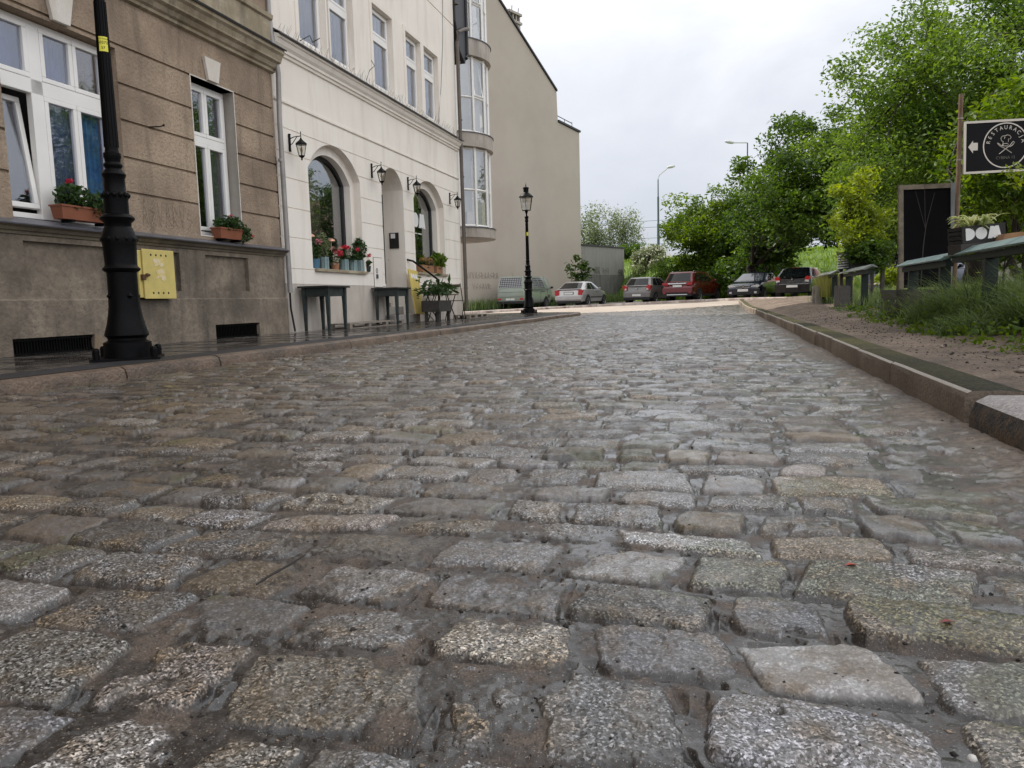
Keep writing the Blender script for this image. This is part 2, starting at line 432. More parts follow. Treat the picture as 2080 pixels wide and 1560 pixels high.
KP = [(-4, -4.17), (0, -4.17), (4, -4.17), (8, -4.17), (12, -4.17), (16, -4.17), (20, -4.17), (22.6, -4.17), (23.9, -4.36), (24.8, -4.95), (25.25, -5.9), (25.5, -8), (25.6, -12)]
def resample(pts, step):
    out = [pts[0]]
    for a, b in zip(pts[:-1], pts[1:]):
        L = math.dist(a, b); n = max(1, int(L/step))
        out += [(a[0]+(b[0]-a[0])*i/n, a[1]+(b[1]-a[1])*i/n) for i in range(1, n+1)]
    return out
M_kerbL = stucco('brown_granite_kerb', (.175, .118, .078), (.08, .056, .04), (.04, .034, .03), bscale=30, bstr=.9, gscale=3.6, rough=.38, streak=False)
def kerb_right_material():
    m, t, b, o = nt('mossy_grey_kerb'); co = coords(t)
    big = noise(t, co, 2.2, 5, .6); fine = noise(t, co, 70, 4, .65)
    side = mixc(t, ramp(t, big, [(.3, 0), (.7, 1)]), (.16, .125, .095), (.29, .24, .19))
    side = mixc(t, ramp(t, fine, [(.3, .6), (.55, 0)]), side, (.06, .05, .04))
    top = mixc(t, ramp(t, noise(t, co, 1.3, 4, .6), [(.4, 0), (.62, 1)]), (.035, .034, .024), (.085, .078, .032))
    top = mixc(t, ramp(t, fine, [(.45, 0), (.7, .5)]), top, (.2, .19, .15))
    g = nd(t, 'ShaderNodeNewGeometry'); sx = nd(t, 'ShaderNodeSeparateXYZ'); t.links.new(g.outputs['True Normal'], sx.inputs[0])
    at = nd(t, 'ShaderNodeAttribute', attribute_name='tone').outputs['Fac']
    top = mixc(t, 1.0, top, ramp(t, at, [(.0, (.5, .5, .5)), (.5, (1, 1, .85)), (1, (1.7, 1.6, 1.4))]), 'MULTIPLY'); side = mixc(t, 1.0, side, ramp(t, at, [(0, .85), (1, 1.45)]), 'MULTIPLY')
    f = ramp(t, math_(t, 'ABSOLUTE', sx.outputs[2]), [(.93, 0), (.985, 1)])
    edge = mixc(t, fine, (.26, .235, .205), (.40, .37, .33))
    side = mixc(t, ramp(t, math_(t, 'ABSOLUTE', sx.outputs[2]), [(.30, 0), (.62, 1)]), side, edge)
    t.links.new(mixc(t, f, side, top), b.inputs['Base Color'])
    t.links.new(mixc(t, f, .65, .75), b.inputs['Roughness']); b.inputs['Specular IOR Level'].default_value = .08; bump(t, b, fine, .6, .012); return m
M_kerbR = kerb_right_material()
def kerb_near_material():
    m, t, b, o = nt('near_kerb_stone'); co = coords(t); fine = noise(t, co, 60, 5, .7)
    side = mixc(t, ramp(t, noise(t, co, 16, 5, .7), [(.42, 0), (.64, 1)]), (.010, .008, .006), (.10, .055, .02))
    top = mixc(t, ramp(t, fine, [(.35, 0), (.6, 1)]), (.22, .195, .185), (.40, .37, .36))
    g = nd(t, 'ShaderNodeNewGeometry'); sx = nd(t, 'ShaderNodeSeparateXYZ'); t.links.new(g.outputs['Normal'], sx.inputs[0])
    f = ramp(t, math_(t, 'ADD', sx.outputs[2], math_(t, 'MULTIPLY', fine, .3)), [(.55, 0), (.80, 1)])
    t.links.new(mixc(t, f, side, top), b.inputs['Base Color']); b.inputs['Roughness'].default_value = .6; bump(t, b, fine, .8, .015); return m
M_kerbN = kerb_near_material()
M_kerbW = stucco('weathered_white_kerb', (.62, .56, .5), (.32, .25, .22), (.2, .13, .1), bscale=6, bstr=.3, gscale=2.0, streak=False)

def sweep_kerb(name, path, w, top, bot, m, stone=1.05, rad=.035, side=-1, zf=None, seed=1, jit=.006):
    """kerb stones butted along a path; side=-1: the stone lies to the left of its road face"""
    rg = np.random.default_rng(seed); mb = MB()
    pts = resample(path, .26); tones = []; i = 0
    while i < len(pts)-1:
        L = stone*rg.uniform(.75, 1.25); k = i; d = 0
        while k < len(pts)-1 and d < L: d += math.dist(pts[k], pts[k+1]); k += 1
        seg = pts[i:k+1]; i = k
        dz = rg.uniform(-jit, jit); dp = rg.uniform(-jit, jit)
        tone_ = rg.uniform(0, 1)
        prof = [(0, bot), (0, top-rad*1.3), (rad*.3, top-rad*.38), (rad, top), (w*.6, top+.002), (w, top-.004), (w, bot)]
        n = len(prof); vs = []; fs = []
        for q, c in enumerate(seg):
            a = seg[max(q-1, 0)]; b = seg[min(q+1, len(seg)-1)]
            tx, ty = b[0]-a[0], b[1]-a[1]; l = math.hypot(tx, ty) or 1; tx /= l; ty /= l
            nx, ny = (ty, -tx) if side > 0 else (-ty, tx)          # in (s, p)
            if q == 0: c = (c[0]+tx*.007, c[1]+ty*.007)
            if q == len(seg)-1: c = (c[0]-tx*.007, c[1]-ty*.007)
            for o_, z in prof:
                wob = .008*(vn(np.array(c[0]*3+o_*9), np.array(z*14+seed*7.), 3)-.5) if o_ < w*.5 else 0
                P = street(c[0]-nx*0+nx*(o_+dp+wob), c[1]+ny*(o_+dp+wob))
                zz = z+dz+(zf(P.x, P.y) if zf else 0)
                vs.append((P.x, P.y, float(zz)))
        for q in range(len(seg)-1):
            for e in range(n-1): fs.append((q*n+e, q*n+e+1, (q+1)*n+e+1, (q+1)*n+e))
        fs.append(tuple(range(n))); fs.append(tuple((len(seg)-1)*n+e for e in range(n)))
        mb.add(vs, fs); tones += [tone_]*len(vs)
    o = mb.build(name, m, smooth=38); at_ = o.data.attributes.new('tone', 'FLOAT', 'POINT'); at_.data.foreach_set('value', np.array(tones, dtype=np.float32)); return tag(o, kind='structure')
# road face at p=-4.17; the stones lie on the pavement side (p decreasing)
sweep_kerb('pavement_kerb', KP, .17, .122, -.06, M_kerbL, 1.15, .05, side=1, seed=3)
sweep_kerb('verge_kerb', [(3.20, .875), (12, .872), (22, .80), (34.5, .64)], .205, .135, -.06, M_kerbR, .95, .022, side=-1, seed=4, jit=.009, zf=lambda x, y: gz(x, y))
# the nearest verge kerb stone has sunk and tilted outward, mossy on its face
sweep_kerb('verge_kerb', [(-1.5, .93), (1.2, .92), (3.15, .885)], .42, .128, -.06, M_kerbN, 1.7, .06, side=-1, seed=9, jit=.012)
FK = [(-3.4, 35.2), (-1.2, 37.3), (1.2, 39.4), (3.2, 40.6), (6, 40.4), (8.6, 39.4), (11.2, 37.2), (13.5, 34.6), (16.5, 33.2), (24, 31.5)]
sweep_kerb('crossing_kerb', [sp(*q) for q in FK], .2, .11, -.05, M_kerbW, 1.0, .03, side=1, seed=5, zf=lambda x, y: gz(x, y))

M_pave = None
def pavement_material():
    m, t, b, o = nt('wet_pavement_slabs'); co = coords(t)
    a = noise(t, co, 1.1, 4, .6); f = noise(t, co, 60, 3)
    c = mixc(t, ramp(t, a, [(.35, 0), (.65, 1)]), (.050, .044, .040), (.115, .10, .09))
    c = mixc(t, ramp(t, f, [(.3, .5), (.6, 0)]), c, (.03, .027, .025))
    t.links.new(c, b.inputs['Base Color'])
    t.links.new(ramp(t, noise(t, co, 2.0, 5, .6), [(.40, .05), (.52, .14), (.66, .45)]), b.inputs['Roughness'])
    bump(t, b, f, .12, .004); return m
def pave_poly(name, inner, outer, z, m):
    mb = MB()
    for (a, b), (c, d) in zip(zip(inner[:-1], inner[1:]), zip(outer[:-1], outer[1:])):
        mb.quad(street(*a, z), street(*b, z), street(*d, z), street(*c, z))
    return tag(mb.build(name, m), kind='structure')
back = [(q[0], -14.0) for q in KP]
off = [(q[0]-(.17 if i > 8 else 0), q[1]-(.17 if i < 9 else .12)) for i, q in enumerate(KP)]
M_pave = pavement_material()
pv = pave_poly('pavement', [(s, p) for s, p in off], [(min(s, 25.4), -14.0) for s, p in off], .117, M_pave)
M_asph = mat('dark_asphalt', (.022, .022, .024), .55, var=.3, scale=5, bmp=.35, bscale=160)
pave_poly('asphalt_strip', [(s, -4.345) for s in np.linspace(-4, 22.8, 12)], [(s, -4.74) for s in np.linspace(-4, 22.8, 12)], .1215, M_asph)
mbj = MB()                                        # slab joints: thin recessed-looking strips of dirt, as real ribbons
for s in np.arange(-3, 24.5, .62): mbj.box((s, -6.7, .1175), (s+.012, -4.76, .1192), FM)
for p_ in (-5.25, -5.75, -6.25): mbj.box((-4, p_, .1175), (24.4, p_+.01, .1190), FM)
tag(mbj.build('slab_joints', mat('joint_dirt', (.03, .027, .022), .8)), kind='structure')

# ---- earthy verge right of the kerb
def verge_h(s, p):
    e = sstep(p, 1.05, 1.5); e2 = sstep(p, 1.05, 2.0)
    P_ = (DX*s+DY*p, DY*s-DX*p)
    return verge_z(s, p)*e2+(1-e2)*(.122+gz(*P_))+e*(.08*(fbm(s*.9, p*.9, 21, 3)-.5)+.055*(fbm(s*4, p*4, 25, 3)-.5)+.016*(vn(s*17, p*17, 27)-.5))+.06*sstep(p, 1.7, 3.2)-.004
M_dirt, t_, b_, o_ = nt('verge_dirt'); co_ = coords(t_)
c_ = mixc(t_, ramp(t_, noise(t_, co_, 2.2, 5, .62), [(.35, 0), (.65, 1)]), (.10, .072, .053), (.25, .185, .135))
c_ = mixc(t_, ramp(t_, noise(t_, co_, 48, 4, .7), [(.33, .8), (.52, 0)]), c_, (.035, .024, .018))
t_.links.new(c_, b_.inputs['Base Color']); b_.inputs['Roughness'].default_value = .82
n1_ = bump(t_, b_, noise(t_, co_, 9, 5, .7), 1.0, .06); bump(t_, b_, noise(t_, co_, 60, 4, .75), .8, .015, n1_)
sheet('verge', np.concatenate([np.linspace(-3, 10, 190), np.linspace(10.1, 33.4, 170)]), np.concatenate([np.linspace(1.075, 3.2, 60), np.linspace(3.3, 16, 40)]), verge_h, M_dirt, frame='street')

# ---- car park and grass bank
M_lot = mat('car_park_gravel', (.16, .145, .13), .9, var=.35, scale=1.5, bmp=.5, bscale=22)
def lot_z(x, y): return gz(x, np.maximum(y, 37))+.055
sheet('car_park', np.linspace(-16, 40, 60), np.linspace(30, 66, 60), lambda x, y: lot_z(x, y), M_lot,
      lambda x, y: y > np.interp(x, [q[0] for q in FK], [q[1] for q in FK])+.15)
YF = ([-40, 0, 6, 9.5, 12, 16, 22, 40, 120], [74, 70, 66, 53, 48, 42.5, 40, 36, 30])
def bank_z(x, y):
    return .2+3.35*sstep(y-np.interp(x, *YF), 0, 13.5)+.16*(fbm(x*.35, y*.35, 33, 3)-.5)-.25*(1-sstep(y-np.interp(x, *YF), 0, 1.5))
M_grass, t_, b_, o_ = nt('meadow_grass'); co_ = coords(t_)
c_ = mixc(t_, ramp(t_, noise(t_, co_, .9, 5, .6), [(.35, 0), (.65, 1)]), (.075, .14, .018), (.15, .24, .032))
c_ = mixc(t_, ramp(t_, noise(t_, co_, 9, 4, .7), [(.3, .7), (.55, 0)]), c_, (.035, .07, .01))
t_.links.new(c_, b_.inputs['Base Color']); b_.inputs['Roughness'].default_value = .8
bump(t_, b_, noise(t_, co_, 7, 4, .7), 1.0, .15)
bank = sheet('grass_bank', np.linspace(-40, 120, 180), np.linspace(28, 160, 160), bank_z, M_grass,
             lambda x, y: y > np.interp(x, *YF)-1.2)

# ---- loose clods on the verge and grit on the setts
def pebbles(name, m, P, R, seed, lab):
    rg = np.random.default_rng(seed); P = np.asarray(P); k = len(P)
    oc = np.array([(1, 0, 0), (0, 1, 0), (-1, 0, 0), (0, -1, 0), (0, 0, 1), (0, 0, -1)], dtype=float)
    tri = np.array([(0, 1, 4), (1, 2, 4), (2, 3, 4), (3, 0, 4), (1, 0, 5), (2, 1, 5), (3, 2, 5), (0, 3, 5)])
    a = rg.uniform(0, 6.28, k); c, s_ = np.cos(a), np.sin(a)
    V = oc[None]*rg.uniform(.6, 1.3, (k, 6, 1))*np.asarray(R)[:, None, None]*np.array([1.25, .9, .7])
    V = np.stack([V[..., 0]*c[:, None]-V[..., 1]*s_[:, None], V[..., 0]*s_[:, None]+V[..., 1]*c[:, None], V[..., 2]], -1)+P[:, None, :]
    F = (tri[None]+6*np.arange(k)[:, None, None]).reshape(-1, 3)
    return tag(np_mesh(name, V.reshape(-1, 3), F, m, smooth=True), lab, name, kind='stuff')
rg_ = np.random.default_rng(77)
n_ = 2600; s_ = rg_.uniform(2.2, 16, n_); p_ = 1.2+rg_.beta(1.2, 1.6, n_)*1.2
P_ = np.stack([DX*s_+DY*p_, DY*s_-DX*p_, verge_h(s_, p_)+.001], 1)
pebbles('clods', mat('dark_clods', (.045, .032, .024), .95, var=.5, scale=30), P_[:1900], np.minimum(rg_.exponential(.005, 1900)+.002, .012), 1, 'small dark clods of earth scattered over the bare verge')
pebbles('gravel', mat('pale_gravel', (.28, .23, .19), .9, var=.4, scale=30), P_[1900:], rg_.exponential(.003, 700)+.002, 2, 'fine pale gravel scattered over the bare verge')
n_ = 5200; r_ = .55+3.2*rg_.random(n_)**1.5; a_ = rg_.uniform(-.68, .68, n_); X_ = r_*np.sin(a_); Y_ = r_*np.cos(a_)
k_ = (sp(X_, Y_)[1] < .84); X_, Y_ = X_[k_], Y_[k_]
z_, mk_, *_q = cobble_height(X_, Y_); k_ = rg_.random(len(X_)) > .80*mk_
P_ = np.stack([X_, Y_, z_+.0004], 1)[k_]; h_ = len(P_)//2
pebbles('grit', mat('dark_grit', (.022, .018, .015), .8, var=.5, scale=30), P_[:h_], rg_.exponential(.0011, h_)+.0009, 3, 'dark grit lying in the joints between the near setts')
pebbles('grit', mat('sandy_grit', (.34, .26, .20), .85, var=.5, scale=30), P_[h_:], rg_.exponential(.0008, len(P_)-h_)+.0008, 4, 'pale sandy grit lying in the joints between the near setts')
# ================================================================== BUILDINGS
def arch(a, b, z0, zs, zc, n=9):
    h = (b-a)/2; c = (a+b)/2; r = zc-zs; R_ = (h*h+r*r)/(2*r); zz = zc-R_
    def hw(z): return h if z <= zs else math.sqrt(max(0, R_*R_-(z-zz)**2))
    a0 = math.asin(h/R_)
    zsp = [zs]+[zz+R_*math.cos(a0*(1-i/n)) for i in range(1, n)]+[zc]
    return dict(z0=z0, z1=zc, l=lambda z: c-hw(z), r=lambda z: c+hw(z), zs=zsp)
def rect(a, b, z0, z1):
    return dict(z0=z0, z1=z1, l=lambda z: a, r=lambda z: b, zs=[])
def outline(op, inset=0):
    zs = [op['z0']]+list(op['zs']) if op['zs'] else [op['z0'], op['z1']]
    L = [(op['l'](z), z) for z in zs]; R_ = [(op['r'](z), z) for z in reversed(zs)]
    pts = L+[q for q in R_ if abs(q[0]-L[-1][0]) > 1e-4 or q[1] != L[-1][1]]
    if inset:
        cx = sum(p[0] for p in pts)/len(pts); out = []
        n = len(pts)
        for i in range(n):
            a = Vector(pts[i-1]); p = Vector(pts[i]); b = Vector(pts[(i+1) % n])
            d1 = (p-a).normalized(); d2 = (b-p).normalized()
            n1 = Vector((d1.y, -d1.x)); n2 = Vector((d2.y, -d2.x)); m_ = (n1+n2).normalized()
            k = inset/max(.4, m_.dot(n1)); out.append(tuple(p+m_*k))
        return out
    return pts
def facade(mb, M, s0, s1, bands, ops, gw=.028, gd=.022, y=0.0):
    def segs(z, act):
        xs = [s0]
        for o in sorted(act, key=lambda o: o['l'](z)): xs += [o['l'](z), o['r'](z)]
        return xs+[s1]
    def strip(za, zb, yy):
        cuts = {za, zb}
        for o in ops:
            for q in [o['z0'], o['z1']]+list(o['zs']):
                if za < q < zb: cuts.add(q)
        cuts = sorted(cuts)
        for a, b in zip(cuts[:-1], cuts[1:]):
            act = [o for o in ops if o['z0'] <= a+1e-6 and o['z1'] >= b-1e-6]
            A = segs(a, act); B = segs(b, act)
            for i in range(0, len(A), 2):
                mb.quad((A[i], yy, a), (A[i+1], yy, a), (B[i+1], yy, b), (B[i], yy, b), M)
    def lip(z, up):
        act = [o for o in ops if o['z0'] < z < o['z1']]
        A = segs(z, act)
        for i in range(0, len(A), 2):
            mb.quad((A[i], y, z), (A[i+1], y, z), (A[i+1], y-gd, z), (A[i], y-gd, z), M)
    for i, (a, b) in enumerate(zip(bands[:-1], bands[1:])):
        za = a+(gw/2 if i else 0); zb = b-(gw/2 if i < len(bands)-2 else 0)
        strip(za, zb, y)
        if i: lip(za, 0)
        if i < len(bands)-2: lip(zb, 1); strip(zb, zb+gw, y-gd)
def reveal(mb, M, op, y0, y1, sill=True):
    p = outline(op); n = len(p)
    for i in range(n):
        a, b = p[i], p[(i+1) % n]
        if not sill and abs(a[1]-op['z0']) < 1e-6 and abs(b[1]-op['z0']) < 1e-6: continue
        mb.quad((a[0], y0, a[1]), (b[0], y0, b[1]), (b[0], y1, b[1]), (a[0], y1, a[1]), M)
def ring(mb, M, po, pi, y0, y1):
    n = len(po)
    for i in range(n):
        k = (i+1) % n
        mb.quad((po[i][0], y1, po[i][1]), (po[k][0], y1, po[k][1]), (pi[k][0], y1, pi[k][1]), (pi[i][0], y1, pi[i][1]), M)
        mb.quad((pi[i][0], y0, pi[i][1]), (pi[k][0], y0, pi[k][1]), (pi[k][0], y1, pi[k][1]), (pi[i][0], y1, pi[i][1]), M)
        mb.quad((po[i][0], y0, po[i][1]), (po[k][0], y0, po[k][1]), (po[k][0], y1, po[k][1]), (po[i][0], y1, po[i][1]), M)

M_beige = stucco('brown_beige_render', (.42, .32, .228), (.225, .165, .115), (.14, .105, .075), bscale=30, bstr=1.0, gscale=1.0)
M_plinth = stucco('stained_grey_render', (.265, .215, .16), (.12, .097, .073), (.05, .041, .033), bscale=16, bstr=.9, gscale=1.6)
M_stone = stucco('weathered_pale_stone', (.43, .37, .27), (.27, .22, .145), (.07, .055, .035), bscale=30, bstr=.4, gscale=2.5)
M_sheet = mat('grey_metal_sheet', (.155, .155, .175), .42, .4, var=.2, scale=4)
M_darkmetal = mat('dark_roof_metal', (.03, .03, .033), .5, .2, var=.3, scale=8)
M_pvc = mat('white_window_plastic', (.84, .82, .78), .35, var=.06, scale=3)
M_whitepl = stucco('white_plaster_trim', (.70, .66, .6), (.6, .55, .48), (.45, .40, .33), bscale=50, bstr=.2, gscale=3)
M_pipe = mat('zinc_downpipe', (.34, .32, .30), .45, .35, var=.25, scale=3)
M_iron = mat('black_iron', (.0035, .0035, .004), .42, var=.4, scale=20, bmp=.2, bscale=60, spec=.10)
M_black = mat('black_void', (.006, .006, .006), .8)
G_win = glass_mat('window_glass', (.88, .90, .95), .11)
G_shop = glass_mat('shop_window_glass', (.5, .53, .52), .26)
M_curt_blue = mat('blue_curtain', (.05, .19, .40), .9, var=.45, scale=5)
M_curt_grey = mat('slate_blue_curtain', (.085, .11, .23), .9, var=.4, scale=4)
M_blind = mat('grey_blind', (.11, .11, .11), .85, var=.3, scale=9)
M_room = mat('dim_room', (.03, .028, .026), .9)

def downpipe(parent, name, s, p, z0, z1, r=.045, m=None, bends=None):
    mb = MB(); pts = [street(s, p, z1), street(s, p, z0)] if not bends else [street(*q) for q in bends]
    mb.tube(pts, r, 12)
    z = z0+.6
    while z < z1:
        mb.lathe([(r+.008, -.02), (r+.008, .02)], 12, Matrix.Translation(street(s, p, z)))
        z += 1.45
    return mb.build(name, m or M_pipe, parent, smooth=40)

def window_unit(parent, ops_, M, y, sashes, posts=None, cur=None, bar=.055, name='window', fm=None, glass=None):
    """outer frame ring(s), sashes [(s0,s1,z0,z1)], panes behind them; cur: curtain material per sash"""
    mb = MB()
    for o in ops_:
        mb.frame(o[0], o[1], o[2], o[3], bar, y-.03, y+.035, M)
    for (a, b, c, d) in (posts or []): mb.box((a, y-.028, c), (b, y+.045, d), M)
    w = mb.build(name, fm or M_pvc, parent, bev=.006)
    for i, q in enumerate(sashes):
        a, b, c, d = q[:4]
        sm = MB(); sm.frame(a, b, c, d, .05, y-.012, y+.05, M); sm.build('sash', fm or M_pvc, w, bev=.006)
        gm = MB(); gm.box((a+.045, y+.012, c+.045), (b-.045, y+.02, d-.045), M); gm.build('pane', glass or G_win, w)
        cm = (cur[i] if isinstance(cur, list) else cur)
        if cm is not None:
            q_ = MB(); n = 28                                     # hanging folds
            for k in range(n):
                f0, f1 = k/n, (k+1)/n
                o0 = .018*math.sin(f0*34+i); o1 = .018*math.sin(f1*34+i)
                q_.quad((a+(b-a)*f0, y-.055+o0, c), (a+(b-a)*f1, y-.055+o1, c), (a+(b-a)*f1, y-.055+o1, d), (a+(b-a)*f0, y-.055+o0, d), M)
            q_.build('curtain', cm, w, smooth=60)
    return w

# ---------------------------------------------------------------- brown townhouse
T = FW()
beige = thing('townhouse', 'brown rendered townhouse with grooved walls, pale stone cornice and stained grey plinth', 'house', street(4, PW, .12))
B0, B1 = -5.0, 10.70
big_lo = rect(6.00, 7.52, 1.45, 2.97); big_hi = rect(5.42, 7.52, 2.97, 3.52)
small = rect(8.80, 9.70, 1.50, 3.57)
bw = MB()
ops = [big_lo, big_hi, small]
facade(bw, T, B0, B1, [1.42, 1.91, 2.31, 2.73, 3.14, 3.57, 4.12], ops, gw=.03, gd=.026)
facade(bw, T, B0, B1, [4.10, 9.2, 15.0], [rect(6.2, 7.4, 5.7, 7.9), rect(8.7, 9.7, 5.7, 7.9), rect(3.2, 4.2, 5.7, 7.9), rect(6.2, 7.4, 9.6, 11.8), rect(8.7, 9.7, 9.6, 11.8)])
bw.box((B0, -12, 0), (B0+.02, 0, 15), T); bw.box((B1-.02, -12, 0), (B1, -.03, 15), T); bw.box((B0, -12, 15), (B1, .35, 15.12), T)
reveal(bw, T, big_hi, 0, -.24, False); bw.quad((5.42, 0, 2.97), (6.0, 0, 2.97), (6.0, -.24, 2.97), (5.42, -.24, 2.97), T); bw.quad((7.52, 0, 1.45), (7.52, 0, 2.97), (7.52, -.24, 2.97), (7.52, -.24, 1.45), T); bw.quad((6.0, 0, 1.45), (6.0, 0, 2.97), (6.0, -.24, 2.97), (6.0, -.24, 1.45), T)
bw.build('wall', M_beige, beige)
wl = MB(); reveal(wl, T, small, .004, -.24); reveal(wl, T, rect(8.80, 9.70, 1.5, 3.57), .004, -.24)
wl.frame(8.785, 9.715, 1.5, 3.585, .015, 0, .006, T); wl.build('window_reveal', M_whitepl, beige)
# plinth: two recessed panels, a projecting foot
pl = MB()
facade(pl, T, B0, B1, [.66, 1.32], [rect(6.05, 8.3, .765, 1.25), rect(8.81, 9.76, .77, 1.25), rect(2.4, 5.2, .765, 1.25)], y=.03)
for r_ in (rect(6.05, 8.3, .765, 1.25), rect(8.81, 9.76, .77, 1.25), rect(2.4, 5.2, .765, 1.25)):
    reveal(pl, T, r_, .03, -.03)
    pl.quad((r_['l'](0), -.03, r_['z0']), (r_['r'](0), -.03, r_['z0']), (r_['r'](0), -.03, r_['z1']), (r_['l'](0), -.03, r_['z1']), T)
g1, g2 = rect(5.80, 6.80, .10, .285), rect(8.88, 9.90, .10, .31)
facade(pl, T, B0, B1, [.06, .655], [g1, g2], y=.065)
pl.quad((B0, .065, .655), (B1, .065, .655), (B1, .03, .675), (B0, .03, .675), T)
pl.box((B1-.015, -.2, .06), (B1, .03, 1.32), T); pl.box((B1-.015, .0305, .06), (B1, .0648, .655), T)
for g in (g1, g2): reveal(pl, T, g, .065, -.12)
pl.build('plinth', M_plinth, beige)
# ledge below the windows: moulding and sheet-metal cover
ld = MB(); ld.profile([(0, 1.30), (.05, 1.31), (.055, 1.335), (.08, 1.345), (.10, 1.375), (.13, 1.385), (.135, 1.402), (0, 1.42)], B0, B1, T)
ld.build('ledge', stucco('dark_weathered_moulding', (.20, .165, .115), (.11, .09, .06), (.05, .04, .03), bscale=35, bstr=.4), beige)
ls = MB(); ls.profile([(-.02, 1.452), (.15, 1.405), (.152, 1.392), (.156, 1.405), (0, 1.462)], B0, B1, T)
for (a, b) in ((6.0, 7.52), (8.80, 9.70)): ls.quad((a, .0, 1.462), (b, .0, 1.462), (b, -.235, 1.515), (a, -.235, 1.515), T)
ls.build('ledge_flashing', M_sheet, beige)
# cornice with pale belt above
cn = MB(); cn.profile([(0, 4.10), (.05, 4.115), (.055, 4.15), (.09, 4.17), (.12, 4.22), (.17, 4.245), (.175, 4.27), (.20, 4.33), (.235, 4.36), (.24, 4.415), (0, 4.47)], B0, B1+.04, T)
cn.profile([(.0, 4.56), (.05, 4.565), (.055, 4.86), (.09, 4.88), (.10, 4.94), (0, 4.96)], B0, B1, T)
cn.build('cornice', M_stone, beige)
cs_ = MB(); cs_.profile([(0, 4.475), (.255, 4.42), (.262, 4.405), (.268, 4.428), (0, 4.49)], B0, B1+.06, T); cs_.build('cornice_flashing', M_darkmetal, beige)
# corner scroll of the frieze
sc = MB(); sc.lathe([(.001, -.16), (.05, -.12), (.075, -.03), (.06, .05), (.09, .10), (.07, .16), (.001, .17)], 12, T @ Matrix.Translation((10.42, .06, 5.35))); sc.build('corner_ornament', M_stone, beige, smooth=60)
ks = MB()
ks.prism([(9.12, 3.585), (9.33, 3.585), (9.40, 3.88), (9.06, 3.88)], .002, .05, T); ks.build('keystone', M_whitepl, beige, bev=.006)
ks = MB(); ks.prism([(6.64, 3.535), (6.86, 3.535), (6.93, 3.86), (6.58, 3.86)], .002, .05, T); ks.build('keystone', M_whitepl, beige, bev=.006)
# windows
YG = -.185
w1 = window_unit(beige, [(5.44, 7.515, 2.84, 3.515), (6.0, 7.515, 1.50, 2.84)], T, YG,
    [(5.50, 6.47, 2.93, 3.47), (6.62, 7.035, 2.93, 3.47), (7.04, 7.46, 2.93, 3.47), (6.62, 7.035, 1.56, 2.78), (7.04, 7.46, 1.56, 2.78)],
    [(6.47, 6.62, 1.5, 3.47), (5.46, 7.5, 2.78, 2.93)], [M_curt_grey, M_curt_grey, None, M_curt_grey, M_curt_blue])
cas = MB()                                        # the tilted-in casement, leaning into the room
Mc = T @ Matrix.Translation((6.2, YG+.01, 1.60)) @ Matrix.Rotation(RAD(7.5), 4, 'X')
cas.frame(-.165, .255, 0, 1.15, .055, -.02, .035, Mc); cas.build('tilted_casement', M_pvc, w1, bev=.006)
cg = MB(); cg.box((-.12, .004, .05), (.205, .012, 1.10), Mc); cg.build('pane', G_win, w1)
cm = MB(); cm.box((5.44, YG-.62, 1.48), (7.6, YG-.6, 3.6), T); cm.box((5.3, YG-.6, 1.45), (5.32, YG-.05, 3.6), T); cm.build('room_backdrop', M_room, w1)
w2 = window_unit(beige, [(8.83, 9.68, 1.53, 3.55)], T, YG,
    [(8.885, 9.235, 2.86, 3.50), (9.24, 9.625, 2.86, 3.50), (8.885, 9.235, 1.60, 2.77), (9.24, 9.625, 1.60, 2.77)], [(8.88, 9.63, 2.77, 2.86)], [None, M_blind, None, M_blind])
cm = MB(); cm.box((8.7, YG-.5, 1.48), (9.8, YG-.48, 3.6), T); cm.build('room_backdrop', M_room, w2)
for (a, b, c, d) in ((6.2, 7.4, 5.7, 7.9), (8.7, 9.7, 5.7, 7.9), (3.2, 4.2, 5.7, 7.9), (6.2, 7.4, 9.6, 11.8), (8.7, 9.7, 9.6, 11.8)):
    w = MB(); w.frame(a, b, c, d, .07, -.16, -.08, T); w.box(((a+b)/2-.04, -.15, c+.07), ((a+b)/2+.04, -.085, d-.07), T); w = w.build('window', M_pvc, beige)
    g = MB(); g.box((a+.06, -.13, c+.06), (b-.06, -.12, d-.06), T); g.build('pane', mat('dark_upper_glass', (.03, .035, .045), .06), w)
# cellar grates
for (a, b, c, d) in ((5.80, 6.80, .10, .285), (8.88, 9.90, .10, .31)):
    g = MB()
    for x in np.arange(a+.02, b-.02, .034): g.box((x, .02, c), (x+.012, .034, d-.01), T)
    g.box((a, .018, d-.03), (b, .04, d-.012), T); g.box((a, .018, c+.02), (b, .04, c+.035), T)
    gg = g.build('cellar_grate', M_iron, beige)
    v = MB(); v.box((a, -.12, c-.02), (b, -.11, d+.02), T); v.build('cellar_opening', M_black, gg)
dm = MB(); dm.prism([(6.78, .12), (7.10, .12), (6.95, .16), (6.86, .27), (6.80, .29)], .066, .075, T); dm.build('broken_render', stucco('bare_mortar', (.30, .22, .14), (.16, .12, .08), (.08, .06, .04)), beige)
downpipe(beige, 'downpipe', 10.735, PW+.07, .75, 15, bends=[(10.71, PW+.02, 15), (10.71, PW+.02, 5.0), (10.715, PW+.05, 4.6), (10.735, PW+.11, 4.1), (10.74, PW+.08, 3.4), (10.745, PW+.09, .75)], r=.04)
cb = MB(); cb.tube([street(10.80, PW+.05, 1.5), street(10.78, PW+.06, 1.0), street(10.80, PW+.05, .5), street(10.84, PW+.08, .13)], .016, 6); cb.build('cable', M_black, beige)
